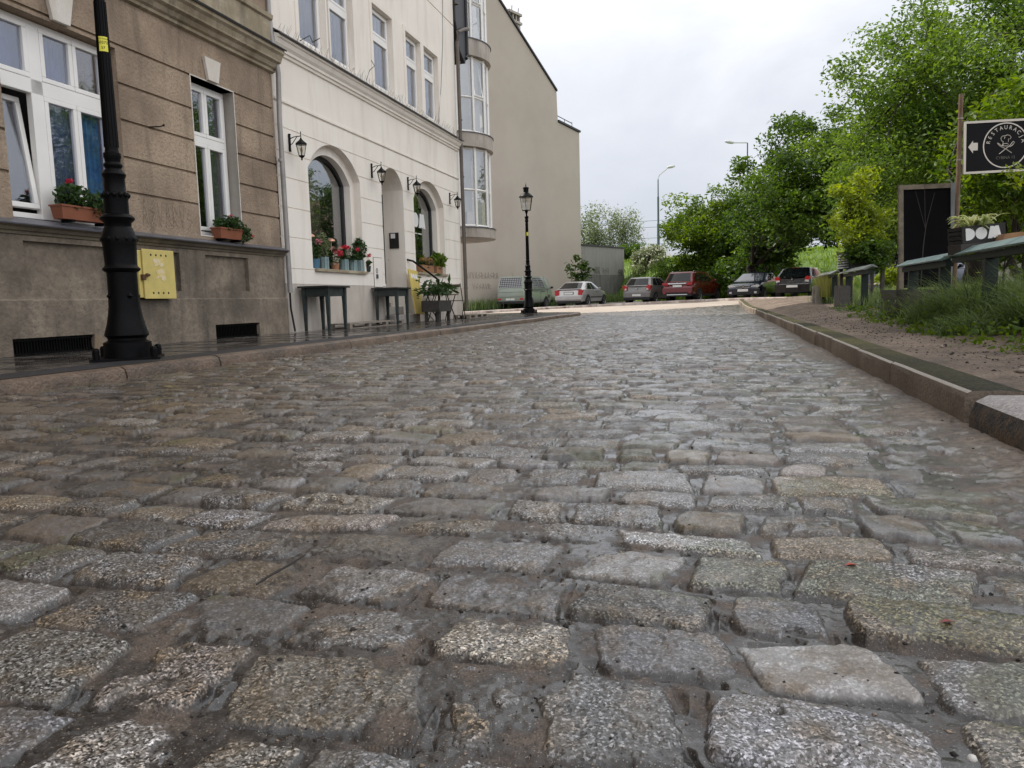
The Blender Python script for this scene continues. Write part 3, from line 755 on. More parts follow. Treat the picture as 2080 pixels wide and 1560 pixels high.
# scrawl of black spray beside the window
def scrawl(mb, M, s0, s1, z0, z1, n, seed, y=.004, r=.006):
    rg = np.random.default_rng(seed); x = s0
    dx = (s1-s0)/n
    for i in range(n):
        k = rg.integers(0, 4); a = x+dx*.15; b = x+dx*.85; m_ = (z0+z1)/2+rg.uniform(-.03, .03)
        ps = {0: [(a, z0), (a+.01, z1), (b, m_), (a, m_-.02), (b, z0)], 1: [(a, z1), ((a+b)/2, z0), (b, z1)],
              2: [(a, z0), ((a+b)/2, z1), (b, z0+.02), (a+.02, m_)], 3: [(b, z1), (a, m_), (b, m_-.03), (a, z0)]}[int(k)]
        ps = [(u+rg.uniform(-.012, .012), v+rg.uniform(-.012, .012)) for u, v in ps]
        for p, q in zip(ps[:-1], ps[1:]):
            d_ = Vector((q[0]-p[0], q[1]-p[1])); d_.normalize(); nn = Vector((-d_.y, d_.x))*r
            mb.quad((p[0]-nn.x, y, p[1]-nn.y), (q[0]-nn.x, y, q[1]-nn.y), (q[0]+nn.x, y, q[1]+nn.y), (p[0]+nn.x, y, p[1]+nn.y), M)
        x += dx
sg = MB(); scrawl(sg, T, 7.72, 8.66, 1.56, 1.86, 7, 4, r=.006); sg.build('graffiti', mat('faded_black_spray', (.17, .13, .095), .9, var=.6, scale=24, col2=(.38, .29, .205)), beige)
hk = MB(); hk.tube([street(7.98, PW, 2.74), street(8.08, PW+.07, 2.76), street(8.12, PW+.09, 2.78)], .008, 6); hk.lathe([(.012, -.01), (.014, .012)], 8, Matrix.Translation(street(8.12, PW+.09, 2.78))); hk.build('wall_hook', M_iron, beige)

# ---------------------------------------------------------------- white cafe house
M_white = stucco('cream_white_render', (.84, .785, .705), (.79, .73, .65), (.66, .60, .52), bscale=70, bstr=.16, gscale=1.2)
M_whitelow = stucco('grey_beige_plinth_render', (.56, .50, .44), (.46, .41, .355), (.30, .25, .20), bscale=60, bstr=.2, gscale=1.8)
M_frame = mat('black_shop_frame', (.012, .012, .013), .4)
W0, W1 = 10.72, 19.30
white = thing('townhouse', 'cream white house with two arched shop windows, recessed door and black wall lanterns', 'house', street(15, PW, .12))
a1o, a1i = arch(11.65, 13.55, 1.17, 2.86, 3.36), arch(11.80, 13.40, 1.17, 2.78, 3.20)
a2o, a2i = arch(16.18, 18.10, 1.24, 2.88, 3.38), arch(16.34, 17.95, 1.24, 2.80, 3.22)
dr = arch(14.52, 15.60, .15, 2.98, 3.36)
ups = [(11.6, 12.5), (12.65, 13.55), (14.4, 15.35), (16.05, 16.9), (17.1, 18.0)]
uops = [rect(a, b, 4.86, 6.45) for a, b in ups]
uops2 = [rect(a, b, 8.2, 10.2) for a, b in ups]
ww = MB()
facade(ww, T, W0, W1, [.90, 1.14, 1.64, 2.11, 2.58, 2.97, 3.35, 3.72, 4.52], [a1o, a2o, dr], gw=.018, gd=.012)
facade(ww, T, W0, W1, [4.5, 7.6, 14.5], uops+uops2)
ww.box((W1-.02, -12, 0), (W1, -.001, 14.5), T); ww.box((W0, -12, 14.5), (W1, .3, 14.6), T)
for o_ in uops+uops2: reveal(ww, T, o_, 0, -.17)
for oo, oi in ((a1o, a1i), (a2o, a2i)):
    reveal(ww, T, oo, 0, -.14, False); reveal(ww, T, oi, -.14, -.34, False)
    ring(ww, T, outline(oo), outline(oi), -.14, -.14)
reveal(ww, T, dr, 0, -.95, False)
ww.build('wall', M_white, white)
wp = MB(); facade(wp, T, W0, W1, [.06, .90], [rect(14.52, 15.60, .15, .9)], y=-.004); wp.quad((W0, -.004, .9), (W1, -.004, .9), (W1, 0, .9), (W0, 0, .9), T)
wp.build('plinth', M_whitelow, white)
cv = MB(); cv.profile([(0, 4.44), (.03, 4.45), (.035, 4.49), (.06, 4.50), (.065, 4.54), (.10, 4.58), (.125, 4.64), (.15, 4.655), (.155, 4.69), (0, 4.74)], W0+.02, W1, T)
cv.profile([(0, 3.735), (.016, 3.74), (.018, 3.775), (0, 3.785)], W0, W1, T)
cv.build('cornice', M_white, white)
cf = MB(); cf.profile([(0, 4.80), (.18, 4.705), (.185, 4.685), (.195, 4.71), (0, 4.82)], W0, W1+.02, T); cf.build('cornice_flashing', M_sheet, white)
M_uframe = M_pvc
for (a, b) in ups:
    tr = MB()
    tr.box((a-.10, .001, 4.86), (a-.002, .022, 6.55), T); tr.box((b+.002, .001, 4.86), (b+.10, .022, 6.55), T); tr.box((a-.002, .001, 6.452), (b+.002, .022, 6.55), T)
    tr.box((a-.12, .001, 4.73), (a+.04, .05, 4.858), T); tr.box((b-.04, .001, 4.73), (b+.12, .05, 4.858), T)
    tr.build('window_surround', M_white, white)
    window_unit(white, [(a+.005, b-.005, 4.865, 6.445)], T, -.13, [(a+.06, b-.06, 4.92, 5.86), (a+.06, b-.06, 5.95, 6.40)], [(a+.05, b-.05, 5.86, 5.95)], M_blind)
for (a, b) in ups:
    w = MB(); w.frame(a, b, 8.2, 10.2, .07, -.16, -.08, T); w = w.build('window', M_pvc, white)
    g = MB(); g.box((a+.06, -.13, 8.26), (b-.06, -.12, 10.14), T); g.build('pane', bpy.data.materials['dark_upper_glass'], w)
# bird spikes along the cornice cover
bs = MB(); rg = np.random.default_rng(2)
for x in np.arange(W0+.1, W1-.1, .05):
    bs.tube([street(x, PW+.05+rg.uniform(0, .08), 4.75), street(x+rg.uniform(-.06, .06), PW+.06+rg.uniform(0, .14), 4.87+rg.uniform(-.03, .06))], .0022, 3)
tag(bs.build('bird_spikes', mat('spike_wire', (.25, .24, .23), .4, .6), white), kind='stuff')
for pts in ([(11.45, .1, 4.8), (11.6, .2, 4.92), (11.75, .16, 4.86), (11.85, .24, 4.95)], [(13.75, .14, 4.78), (13.8, .2, 4.98), (13.98, .22, 5.1), (13.88, .2, 5.18)]):
    bw_ = MB(); bw_.tube([T @ Vector(p) for p in pts], .007, 5); bw_.build('bent_wire', M_iron, white)
hc = MB(); hc.tube([T @ Vector(p) for p in [(18.55, .012, 8.2), (18.45, .012, 7.0), (18.2, .012, 5.8), (17.85, .03, 4.85)]], .006, 5); hc.build('hanging_cable', M_sheet, white)
# arched shop windows
for k_, (oi, gl) in enumerate(((a1i, G_shop), (a2i, G_shop))):
    f = MB(); po = outline(oi); pi_ = outline(oi, .07)
    ring(f, T, po, pi_, -.34, -.27); fr = f.build('shop_window', M_frame, white)
    m2 = (oi['l'](2)+oi['r'](2))/2
    g = MB(); g.prism(outline(oi, .05), -.31, -.30, T); g.build('pane', gl, fr)
    s_ = MB()
    s_.box((oi['r'](2)-.62, -.44, oi['z0']), (oi['r'](2)-.12, -.42, 2.95), T); s_.build('drape', mat('grey_drape', (.22, .215, .21), .9, var=.4, scale=12), fr)
    bk = MB(); bk.box((oi['l'](2)-.2, -1.3, oi['z0']-.1), (oi['r'](2)+.2, -1.28, 3.3), T); bk.box((oi['l'](2)-.2, -1.28, oi['z0']-.12), (oi['r'](2)+.2, -.36, oi['z0']-.1), T)
    bk.build('room_backdrop', M_room, fr)
    sl = MB(); sl.box((oi['l'](2)-.1, -.33, oi['z0']-.055), (oi['r'](2)+.22, .045, oi['z0']+.0), T); sl.build('window_sill', M_stone, white, bev=.008)
# letters on the second window
def dom_letters(mb, M, h, y0, y1, mi=0, cut=False):
    D = [(0, 0), (0, h)]+[(.18*h+.62*h*math.sin(a), h/2+h/2*math.cos(a)) for a in np.linspace(0, math.pi, 14)]
    mb.prism(D, y0, y1, M, mi)
    c0 = .84*h+.5*h
    mb.prism([(c0+.5*h*math.sin(a), h/2+.5*h*math.cos(a)) for a in np.linspace(0, 2*math.pi, 25)[:-1]], y0, y1, M, mi)
    x0 = 1.84*h+.06*h
    mb.prism([(x0, 0), (x0+.24*h, h), (x0+.50*h, h), (x0+.60*h, h*.92), (x0+.70*h, h), (x0+.96*h, h), (x0+1.2*h, 0), (x0+.82*h, 0), (x0+.76*h, h*.12), (x0+.66*h, 0), (x0+.54*h, 0), (x0+.44*h, h*.12), (x0+.38*h, 0)], y0, y1, M, mi)
M_lett = mat('white_lettering', (.75, .74, .72), .5, var=.05)
lm = MB(); dom_letters(lm, T @ Matrix.Translation((16.50, -.29, 2.32)), .34, 0, .004); lm.build('window_lettering', M_lett, white)
# (small illegible line under the letters: three short strokes)
ls2 = MB()
for i, (a, b) in enumerate(((16.62, 16.78), (16.82, 17.02), (17.06, 17.3))): ls2.box((a, -.288, 2.17), (b, -.285, 2.19), T)
ls2.build('window_lettering', M_lett, white)
# door recess
dd = MB(); dd.box((14.50, -1.0, .1), (15.62, -.95, 3.4), T); dd.build('door_recess_back', M_whitelow, white)
do = MB(); do.box((14.60, -.95, .16), (15.52, -.90, 2.25), T); do.box((14.68, -.90, .9), (15.44, -.885, 2.1), T); do.box((14.68, -.90, .3), (15.44, -.885, .8), T)
d_o = do.build('door', mat('grey_painted_door', (.20, .18, .17), .5), white)
h_ = MB(); h_.tube([T @ Vector(p) for p in [(14.7, -.88, 1.15), (14.7, -.83, 1.15), (14.82, -.83, 1.15)]], .012, 6); h_.build('handle', M_iron, d_o)
tl_ = MB(); tl_.box((14.9, -.945, 2.45), (15.2, -.93, 3.0), T); tl_.build('transom_lamp', M_whitepl, white)
ic = MB(); ic.box((15.58, -.36, 1.74), (15.597, -.14, 2.08), T); ic.build('intercom', M_frame, white)
ic = MB(); ic.box((15.574, -.32, 1.96), (15.582, -.22, 2.06), T); ic.build('intercom_label', M_lett, white)
gc = MB(); gc.box((14.505, .002, .95), (14.525, .012, 2.75), T); gc.build('cable', M_black, white)
mt = MB(); mt.box((13.98, .001, .88), (14.36, .010, 1.46), T); mt.build('meter_door', M_white, white)
mt = MB(); mt.frame(13.97, 14.37, .87, 1.47, .009, .001, .006, T); mt.build('meter_door_frame', mat('door_gap', (.12, .105, .09), .8), white)
mt = MB(); mt.tube([T @ Vector((14.10+.035*math.sin(a), .014, 1.20+.05*math.cos(a))) for a in np.linspace(0, 6.28, 12)], .006, 5); mt.box((14.06, .010, 1.05), (14.13, .03, 1.13), T); mt.build('padlock', mat('blue_grey_padlock', (.05, .07, .12), .5), white)
# stone steps
st = MB(); st.box((14.45, -.9, .118), (15.75, .22, .30), T); st.box((14.45, -.9, .302), (15.72, -.10, .47), T); st.box((14.55, -.95, .10), (15.62, -.4, .56), T)
st.build('steps', stucco('grey_step_stone', (.36, .33, .30), (.26, .24, .21), (.15, .13, .11), bscale=40, bstr=.25), white, bev=.012)
downpipe(white, 'downpipe', 19.34, PW+.09, .30, 8.3, .048, m=mat('brown_downpipe', (.13, .105, .085), .5, .2), bends=[(20.05, PW+.14, 7.75), (19.7, PW+.13, 7.62), (19.34, PW+.11, 7.45), (19.30, PW+.09, 7.2), (19.34, PW+.09, .30)])
# dark eave of the steep roof over the end of the house
ev = MB(); ev.prism([(19.32, 14.0), (19.32, 7.75), (19.6, 7.05), (20.0, 6.85), (20.12, 7.0), (20.06, 14.0)], -1.3, .06, T); ev.build('eave', M_darkmetal, white, bev=.02)
eg = MB(); eg.tube([T @ Vector(p) for p in [(20.16, .07, 9.3), (20.14, .07, 7.15), (20.05, .07, 7.0)]], .05, 10); eg.build('gutter', M_darkmetal, white, smooth=50)

# ---------------------------------------------------------------- house with the rounded bay
M_bay = stucco('taupe_render', (.37, .315, .255), (.335, .285, .23), (.29, .24, .19), bscale=70, bstr=.2, gscale=.5)
M_band = stucco('pale_concrete_band', (.47, .42, .37), (.38, .34, .29), (.13, .11, .095), bscale=20, bstr=.25, gscale=1.5)
bayh = thing('apartment_house', 'apartment house whose rounded glazed bay bulges out at the corner above the street', 'apartment house', street(21, -8.2, .12))
hb = MB(); hb.box((19.31, -8.2-7, .05), (23.0, -8.2, 14.5), FM); hb.build('wall', M_bay, bayh)
BC = Vector((-1.80, 24.55, 0)); BR = 1.26
aw = AL                                           # bay opens towards the street and the crossing
def bayp(a, r, z): return Vector((BC.x+r*math.cos(a), BC.y+r*math.sin(a), z))
A0, A1 = RAD(-150), RAD(80)
def bayring(mb, r0, r1, z0, z1, n=30, a0=A0, a1=A1):
    vs = []; fs = []
    for i in range(n+1):
        a = a0+(a1-a0)*i/n
        vs += [bayp(a, r0, z0), bayp(a, r1, z0), bayp(a, r1, z1), bayp(a, r0, z1)]
    for i in range(n):
        k = 4*i
        for e in range(4): fs.append((k+e, k+(e+1) % 4, k+4+(e+1) % 4, k+4+e))
    fs += [(0, 1, 2, 3), tuple(4*n+e for e in (3, 2, 1, 0))]
    mb.add(vs, fs)
floors = [(2.80, 5.18), (5.60, 7.82), (8.32, 10.55), (11.0, 13.2)]
for (z0, z1) in [(2.49, 2.78), (5.18, 5.58), (7.82, 8.30), (10.55, 10.98), (13.2, 14.5)]: bb = MB(); bayring(bb, .0, 1.41, z0, z1); bb.build('bay_band', M_band, bayh, smooth=40)
for (z0, z1) in [(2.78, 2.80), (5.58, 5.60), (8.30, 8.32), (10.98, 11.0)]:
    bd = MB(); bayring(bd, .8, 1.44, z0, z1); bd.build('bay_flashing', M_sheet, bayh, smooth=40)
npan = 9
for fi, (z0, z1) in enumerate(floors):
    fm = MB(); pm = MB(); cur = MB(); zt = z0+.47*(z1-z0)
    for i in range(npan+1):
        a = A0+(A1-A0)*i/npan
        fm.tube([bayp(a, BR, z0), bayp(a, BR, z1)], .055, 4)
    for i in range(npan):
        a, b = A0+(A1-A0)*i/npan, A0+(A1-A0)*(i+1)/npan
        for z, r in ((z0+.04, .045), (zt, .04), (z1-.04, .045)): fm.tube([bayp(a, BR, z), bayp(b, BR, z)], r, 4)
        pm.add([bayp(a, BR, z0), bayp(b, BR, z0), bayp(b, BR, z1), bayp(a, BR, z1)], [(0, 1, 2, 3)])
        rg = np.random.default_rng(fi*20+i); zc = z0+(z1-z0)*rg.choice([.0, .0, .5, .2])
        if rg.random() < .75: cur.add([bayp(a+.02, BR-.14, zc), bayp(b-.02, BR-.14, zc), bayp(b-.02, BR-.14, z1), bayp(a+.02, BR-.14, z1)], [(0, 1, 2, 3)])
    w = fm.build('bay_window', M_pvc, bayh); pm.build('pane', glass_mat('bay_glass', (.72, .74, .74), .22), w)
    cur.build('blind', mat('pale_bay_blind', (.56, .55, .50), .8, var=.2, scale=2), w)
    bk = MB(); bayring(bk, .5, .52, z0, z1); bk.build('room_backdrop', mat('bay_room', (.20, .185, .165), .9, var=.4, scale=2), w)
    if fi in (1, 2):                              # a tilted sash on each of these floors
        a, b = A0+(A1-A0)*4/npan, A0+(A1-A0)*5/npan
        ts = MB(); tp = [bayp(a+.06, BR, zt+.08), bayp(b-.06, BR, zt+.08), bayp(b-.06, BR-.16, z1-.1), bayp(a+.06, BR-.16, z1-.1)]
        for p, q in zip(tp, tp[1:]+tp[:1]): ts.tube([p, q], .03, 4)
        ts.build('tilted_sash', M_pvc, w)

# ---------------------------------------------------------------- taller building with blind gable, and the low wall
GD = Vector((.616, .788, 0)); GN = Vector((.788, -.616, 0))      # along the gable, out of it
GO = Vector((5.12, 56.0, 0))
GM = Matrix(((GD.x, GN.x, 0, GO.x), (GD.y, GN.y, 0, GO.y), (0, 0, 1, 0), (0, 0, 0, 1)))
gab = thing('apartment_house', 'tall taupe house seen at its windowless gable wall, steep roof and chimney', 'apartment house', GO)
gm = MB()
gm.prism([(-13.5, 0), (.35, 0), (.35, 12.45), (-2.35, 12.75), (-2.45, 14.75), (-9.4, 19.6), (-13.5, 19.6)], -11, 0, GM)
gm.build('wall', stucco('taupe_gable_render', (.435, .385, .325), (.39, .342, .287), (.31, .26, .21), bscale=26, bstr=.12, gscale=.35, streak=False), gab)
ge = MB()
for a, b in (((-2.45, 14.78), (-9.4, 19.63)), ((-9.4, 19.63), (-13.5, 19.63)), ((.42, 12.47), (-2.35, 12.78))):
    ge.prism([a, (a[0], a[1]+.13), (b[0], b[1]+.13), b], -11.1, .10, GM)
ge.build('roof_edge', M_darkmetal, gab)
ch = MB(); ch.box((-5.6, -2.7, 14.5), (-4.4, -1.5, 19.0), GM); ch.box((-5.7, -2.8, 19.0), (-4.3, -1.4, 19.15), GM)
for x in (-5.6, -5.22, -4.85, -4.5): ch.box((x, -2.7, 19.15), (x+.10, -1.5, 19.55), GM)
ch.box((-5.7, -2.8, 19.55), (-4.3, -1.4, 19.7), GM)
chm = ch.build('chimney', M_band, gab)
cv_ = MB(); cv_.box((-5.45, -2.6, 19.16), (-4.55, -1.65, 19.54), GM); cv_.build('flue_opening', M_black, chm)
for x, y_ in ((-5.5, -2.6), (-5.2, -1.6), (-4.9, -2.2), (-4.5, -1.6)):
    ca = MB(); ca.tube([GM @ Vector((x, y_, 19.7)), GM @ Vector((x+.05, y_, 20.1))], .03, 5); ca.build('aerial', M_sheet, chm)
rl = MB()
rl.tube([GM @ Vector((-2.3, -.15, 13.25)), GM @ Vector((-.35, -.15, 13.02))], .03, 6)
for x in (-2.3, -1.3, -.35): rl.tube([GM @ Vector((x, -.15, 12.6)), GM @ Vector((x, -.15, 13.1))], .025, 6)
rl.build('terrace_railing', M_sheet, gab)
gg = MB(); scrawl(gg, GM, -12.6, -9.4, 1.95, 2.35, 11, 8, .01, .016); scrawl(gg, GM, -12.0, -10.2, 1.3, 1.65, 6, 9, .01, .016)
gg.build('graffiti', mat('faint_grey_scrawl', (.29, .245, .2), .9), gab)
lowm = stucco('grey_garden_wall_render', (.25, .24, .22), (.21, .20, .185), (.17, .16, .14), bscale=20, bstr=.2, gscale=.5)
lw = thing('garden_wall', 'grey rendered boundary wall continuing from the gable, darker along its foot', 'wall', GO+GD*3.5)
l1 = MB(); l1.box((.36, -.3, 2.35), (6.7, -.02, 4.45), GM); l1.build('wall', lowm, lw)
l2 = MB(); l2.box((.36, -.3, 0), (6.7, 0, 2.35), GM); l2.build('wall_foot', stucco('dark_grey_foot', (.145, .14, .13), (.11, .105, .10), (.06, .06, .055), bscale=20, bstr=.2), lw)
l3 = MB(); l3.box((.34, -.38, 4.45), (6.78, .05, 4.55), GM); l3.build('coping', M_darkmetal, lw)
l4 = MB(); scrawl(l4, GM, 2.1, 2.9, 2.4, 2.95, 3, 12, .015, .014); scrawl(l4, GM, 3.3, 4.3, 2.4, 2.9, 3, 14, .015, .012); scrawl(l4, GM, 5.7, 6.4, 2.3, 2.8, 3, 13, .015, .03); l4.build('graffiti', M_black, lw)
# pale pink building far beyond the trees
pk = thing('apartment_house', 'distant pinkish apartment block glimpsed between the leaves at the right edge', 'apartment house', (52, 74, 0))
q = MB(); q.box((46, 70, 0), (60, 80, 13)); q.build('wall', stucco('pink_render', (.55, .33, .33), (.5, .3, .3), (.4, .25, .25)), pk)
for i in range(5):
    for j in range(4):
        q = MB(); q.box((46.8+i*2.6, 69.95, 1.5+j*3), (48.2+i*2.6, 69.99, 3.1+j*3)); q.build('window', M_frame, pk)
# ================================================================== STREET FURNITURE
XZ = Matrix(((1, 0, 0, 0), (0, 0, 1, 0), (0, 1, 0, 0), (0, 0, 0, 1)))      # text plane x-y -> x-z
XZm = Matrix(((1, 0, 0, 0), (0, 0, -1, 0), (0, 1, 0, 0), (0, 0, 0, 1)))
M_lampglass = glass_mat('lantern_glass', (.86, .86, .84), .10)
M_yellow = mat('yellow_sticker', (.75, .70, .06), .5, var=.1)

def street_lamp(loc, label, rz=0.0, number=True):
    t = thing('street_lamp', label, 'street lamp', loc, rz, 'old cast iron gas-style street lamps')
    px_ = [(.20, 1520), (.19, 1515), (.186, 1402), (.150, 1388), (.150, 1372), (.172, 1352), (.170, 1340), (.146, 1270), (.130, 1200), (.122, 1150), (.117, 1050), (.117, 915), (.143, 900), (.147, 888), (.126, 870), (.123, 860),
           (.128, 760), (.130, 720), (.139, 690), (.134, 672), (.112, 610), (.102, 600), (.105, 572), (.130, 552), (.134, 540), (.124, 528), (.094, 512), (.094, 420), (.098, 398), (.084, 384), (.079, 275), (.090, 256), (.094, 245), (.080, 228), (.060, 205), (.073, 186), (.073, 178), (.058, 162), (.062, 140), (.068, 128), (.067, 102), (.056, 96), (.053, 82)]
    prof = [(r, (1520-y)*.0012) for r, y in px_]
    def local(mb, name, m, par=t, **k): return mb.build(name, m, par, local=True, **k)
    b = MB(); b.lathe(prof, 24); local(b, 'base', M_iron, smooth=42)
    # raised leaf ornament on the drum and bosses on the foot
    orn = MB()
    for i in range(12):
        a = i*math.pi/6
        for z, r, h in ((1.0, .124, .03), (1.36, .093, .028)):
            orn.lathe([(.001, -h), (.020, -h*.4), (.022, h*.3), (.001, h)], 6, Matrix.Translation((r*math.cos(a), r*math.sin(a), z)))
    for i in range(4):
        a = i*math.pi/2+.5
        orn.lathe([(.001, -.03), (.024, 0), (.001, .03)], 8, Matrix.Translation((.115*math.cos(a), .115*math.sin(a), .53)))
    local(orn, 'ornament', M_iron, smooth=50)
    s_ = MB()
    s_.lathe([(.052, 1.72), (.044, 2.6), (.040, 2.93), (.056, 2.94), (.060, 2.97), (.054, 3.0), (.05, 3.05), (.066, 3.08), (.066, 3.11), (.045, 3.13)], 20)
    for i in range(12):
        a = i*math.pi/6; s_.tube([(.051*math.cos(a), .051*math.sin(a), 1.75), (.0405*math.cos(a), .0405*math.sin(a), 2.9)], .006, 4)
    local(s_, 'shaft', M_iron, smooth=40)
    bp = MB(); bp.box((-.26, -.26, -.005), (.26, .26, .018)); local(bp, 'base_plate', M_iron)
    for sx in (-1, 1):
        for sy in (-1, 1):
            q = MB(); q.lathe([(.028, .018), (.028, .085), (.024, .10), (.012, .108)], 8, Matrix.Translation((sx*.215, sy*.215, 0))); local(q, 'anchor_bolt', M_iron)
    ln = MB()
    ln.lathe([(.03, 3.12), (.028, 3.2), (.05, 3.25), (.06, 3.29), (.152, 3.30), (.152, 3.315)], 6, ph=.3)
    for i in range(6):
        a = i*math.pi/3+.3
        ln.tube([(.148*math.cos(a), .148*math.sin(a), 3.31), (.215*math.cos(a), .215*math.sin(a), 3.72)], .007, 4)
    ln.lathe([(.232, 3.72), (.236, 3.745), (.19, 3.79), (.10, 3.865), (.085, 3.88), (.085, 3.99), (.105, 4.0), (.10, 4.03), (.05, 4.05), (.012, 4.07), (.012, 4.09), (.022, 4.11), (.006, 4.14), (.004, 4.18)], 18)
    la = local(ln, 'lantern', M_iron, smooth=35)
    g = MB(); g.lathe([(.143, 3.316), (.210, 3.72)], 6, ph=.3, cap=False); local(g, 'lantern_glass', M_lampglass, la)
    bl = MB(); bl.lathe([(.012, 3.32), (.02, 3.4), (.045, 3.5), (.03, 3.58), (.005, 3.6)], 10); local(bl, 'bulb', M_lett, la, smooth=60)
    # numbered yellow sticker wrapped on the shaft
    n = 8; sv = []; r = .0475
    a0, a1 = RAD(-118), RAD(-42)
    for i in range(n+1):
        a = a0+(a1-a0)*i/n
        sv += [(r*math.cos(a), r*math.sin(a), 2.50), (r*math.cos(a), r*math.sin(a), 2.615)]
    k = MB(); k.add([(x*1.09, y*1.09, z) for x, y, z in sv], [(2*i, 2*i+2, 2*i+3, 2*i+1) for i in range(n)])
    st_ = local(k, 'sticker', M_yellow)
    if number:
        w = MB(); tm = MB()
        for txt, z, sz in (('ZDM Poznań', 2.598, .0165), ('S0272', 2.568, .030), ('57', 2.527, .028)):
            text_mb(tm, txt, sz, Matrix.Translation((0, 0, z)) @ XZm, .0005)
        for v in tm.v:                            # wrap the lettering round the shaft
            a = RAD(-84)+v.x/.052; rr = .0535+abs(v.y)
            v.x, v.y = rr*math.cos(a), rr*math.sin(a)
        w.v, w.f, w.m = tm.v, tm.f, tm.m
        local(w, 'number', M_black, st_)
    return t
street_lamp((-3.255, 6.45, .122), 'black cast iron street lamp close by, in front of the brown townhouse window', .36)
street_lamp((.62, 25.0, .118), 'black cast iron street lamp with its whole lantern visible, on the far pavement corner', .1, False)

# ---- wall lanterns
def wall_lantern():
    t = thing('wall_lantern', 'x', 'wall lantern', street(11.11, PW, 3.14), -AL+math.pi/2*0, 'black wall lanterns along the cafe front')
    # local: x along street? built in the (s, out, z) frame about the plate
    L = FM.to_3x3().to_4x4() @ Matrix.Scale(.60, 4)
    def b(mb, name, m, par=t, **k):
        mb.v = [L @ v for v in mb.v]
        I = wm(t).to_3x3().to_4x4().inverted(); mb.v = [I @ v for v in mb.v]
        return mb.build(name, m, par, local=True, **k)
    q = MB(); q.box((-.045, .002, -.20), (.045, .035, .20)); q.lathe([(.045, -.001), (.04, .03)], 8, Matrix.Translation((0, .02, .20))); q.lathe([(.045, -.03), (.04, 0)], 8, Matrix.Translation((0, .02, -.20)))
    b(q, 'back_plate', M_iron, bev=.006)
    q = MB(); q.tube([(0, .03, .10), (0, .16, .14), (0, .32, .145), (0, .36, .15)], .012, 6)
    q.tube([(0, .03, -.06), (0, .10, -.03), (0, .17, .05), (0, .23, .12), (0, .25, .14)], .010, 6); q.tube([(0, .36, .02), (0, .36, .24)], .011, 6)
    q.lathe([(.001, .22), (.018, .245), (.001, .27)], 6, Matrix.Translation((0, .36, 0)))
    b(q, 'bracket', M_iron)
    q = MB(); M = Matrix.Translation((0, .36, 0))
    q.lathe([(.02, .10), (.035, .06), (.06, .03), (.165, -.055), (.165, -.075), (.15, -.08)], 6, M, ph=.5)
    q.lathe([(.085, -.36), (.085, -.38), (.06, -.40), (.03, -.415), (.02, -.44), (.03, -.455), (.004, -.49)], 6, M, ph=.5)
    for i in range(6):
        a = i*math.pi/3+.5; q.tube([(.146*math.cos(a), .36+.146*math.sin(a), -.075), (.083*math.cos(a), .36+.083*math.sin(a), -.365)], .008, 4)
    h = b(q, 'lantern', M_iron)
    q = MB(); q.lathe([(.140, -.08), (.078, -.36)], 6, M, ph=.5, cap=False); b(q, 'lantern_glass', M_lampglass, h)
    q = MB(); q.lathe([(.02, -.36), (.02, -.28), (.04, -.22), (.035, -.17), (.004, -.14)], 8, M); b(q, 'bulb', mat('dull_bulb', (.55, .45, .3), .4), h)
    return t
wl_ = wall_lantern(); wl_['label'] = 'black wall lantern left of the larger arched window, clear of other lanterns'
for s, lb in ((14.08, 'black wall lantern between the first arched window and the recessed door'), (15.88, 'black wall lantern just left of the arched window with white letters'), (18.55, 'black wall lantern at the far end of the white house by the downpipe')):
    copy_tree(wl_, None, lb, street(s, PW, 3.16))

# ---- yellow cabinet on the plinth
yb = thing('utility_cabinet', 'dented yellow metal cabinet with torn sticker fixed to the brown plinth', 'cabinet', street(7.75, PW+.09, .66))
M_ycab = mat('dull_yellow_paint', (.62, .50, .16), .5, var=.18, scale=5, bmp=.1, bscale=8)
q = MB(); q.box((7.47, .067, .68), (8.04, .125, 1.235), T); q.build('box', M_ycab, yb, bev=.006)
q = MB(); q.box((7.52, .132, .665), (8.05, .152, 1.25), T); dq = q.build('door', M_ycab, yb, bev=.006)
for z in (.735, 1.185):
    for i in range(4):
        q = MB(); q.lathe([(.014, 0), (.014, .002)], 10, T @ Matrix.Translation((7.655+i*.085, .1525, z)) @ Matrix.Rotation(RAD(90), 4, 'X')); q.build('vent_hole', M_black, dq)
q = MB(); q.prism([(7.68, 1.14), (7.86, 1.145), (7.855, 1.06), (7.80, 1.04), (7.78, 1.07), (7.70, 1.05)], .1532, .1545, T); q.prism([(7.72, 1.0), (7.80, 1.03), (7.87, 1.02), (7.88, .89), (7.83, .87), (7.78, .92), (7.70, .90), (7.745, .94)], .1532, .1545, T)
q.build('torn_sticker', mat('torn_paper', (.66, .58, .45), .8, var=.4, scale=25, col2=(.62, .46, .10)), dq)
q = MB(); q.box((7.49, .13, .89), (7.54, .165, .95), T); q.lathe([(.03, 0), (.035, .02), (.012, .035)], 7, T @ Matrix.Translation((7.56, .165, .93))); q.build('rusty_latch', mat('rust', (.11, .05, .025), .9, bmp=.6), dq)

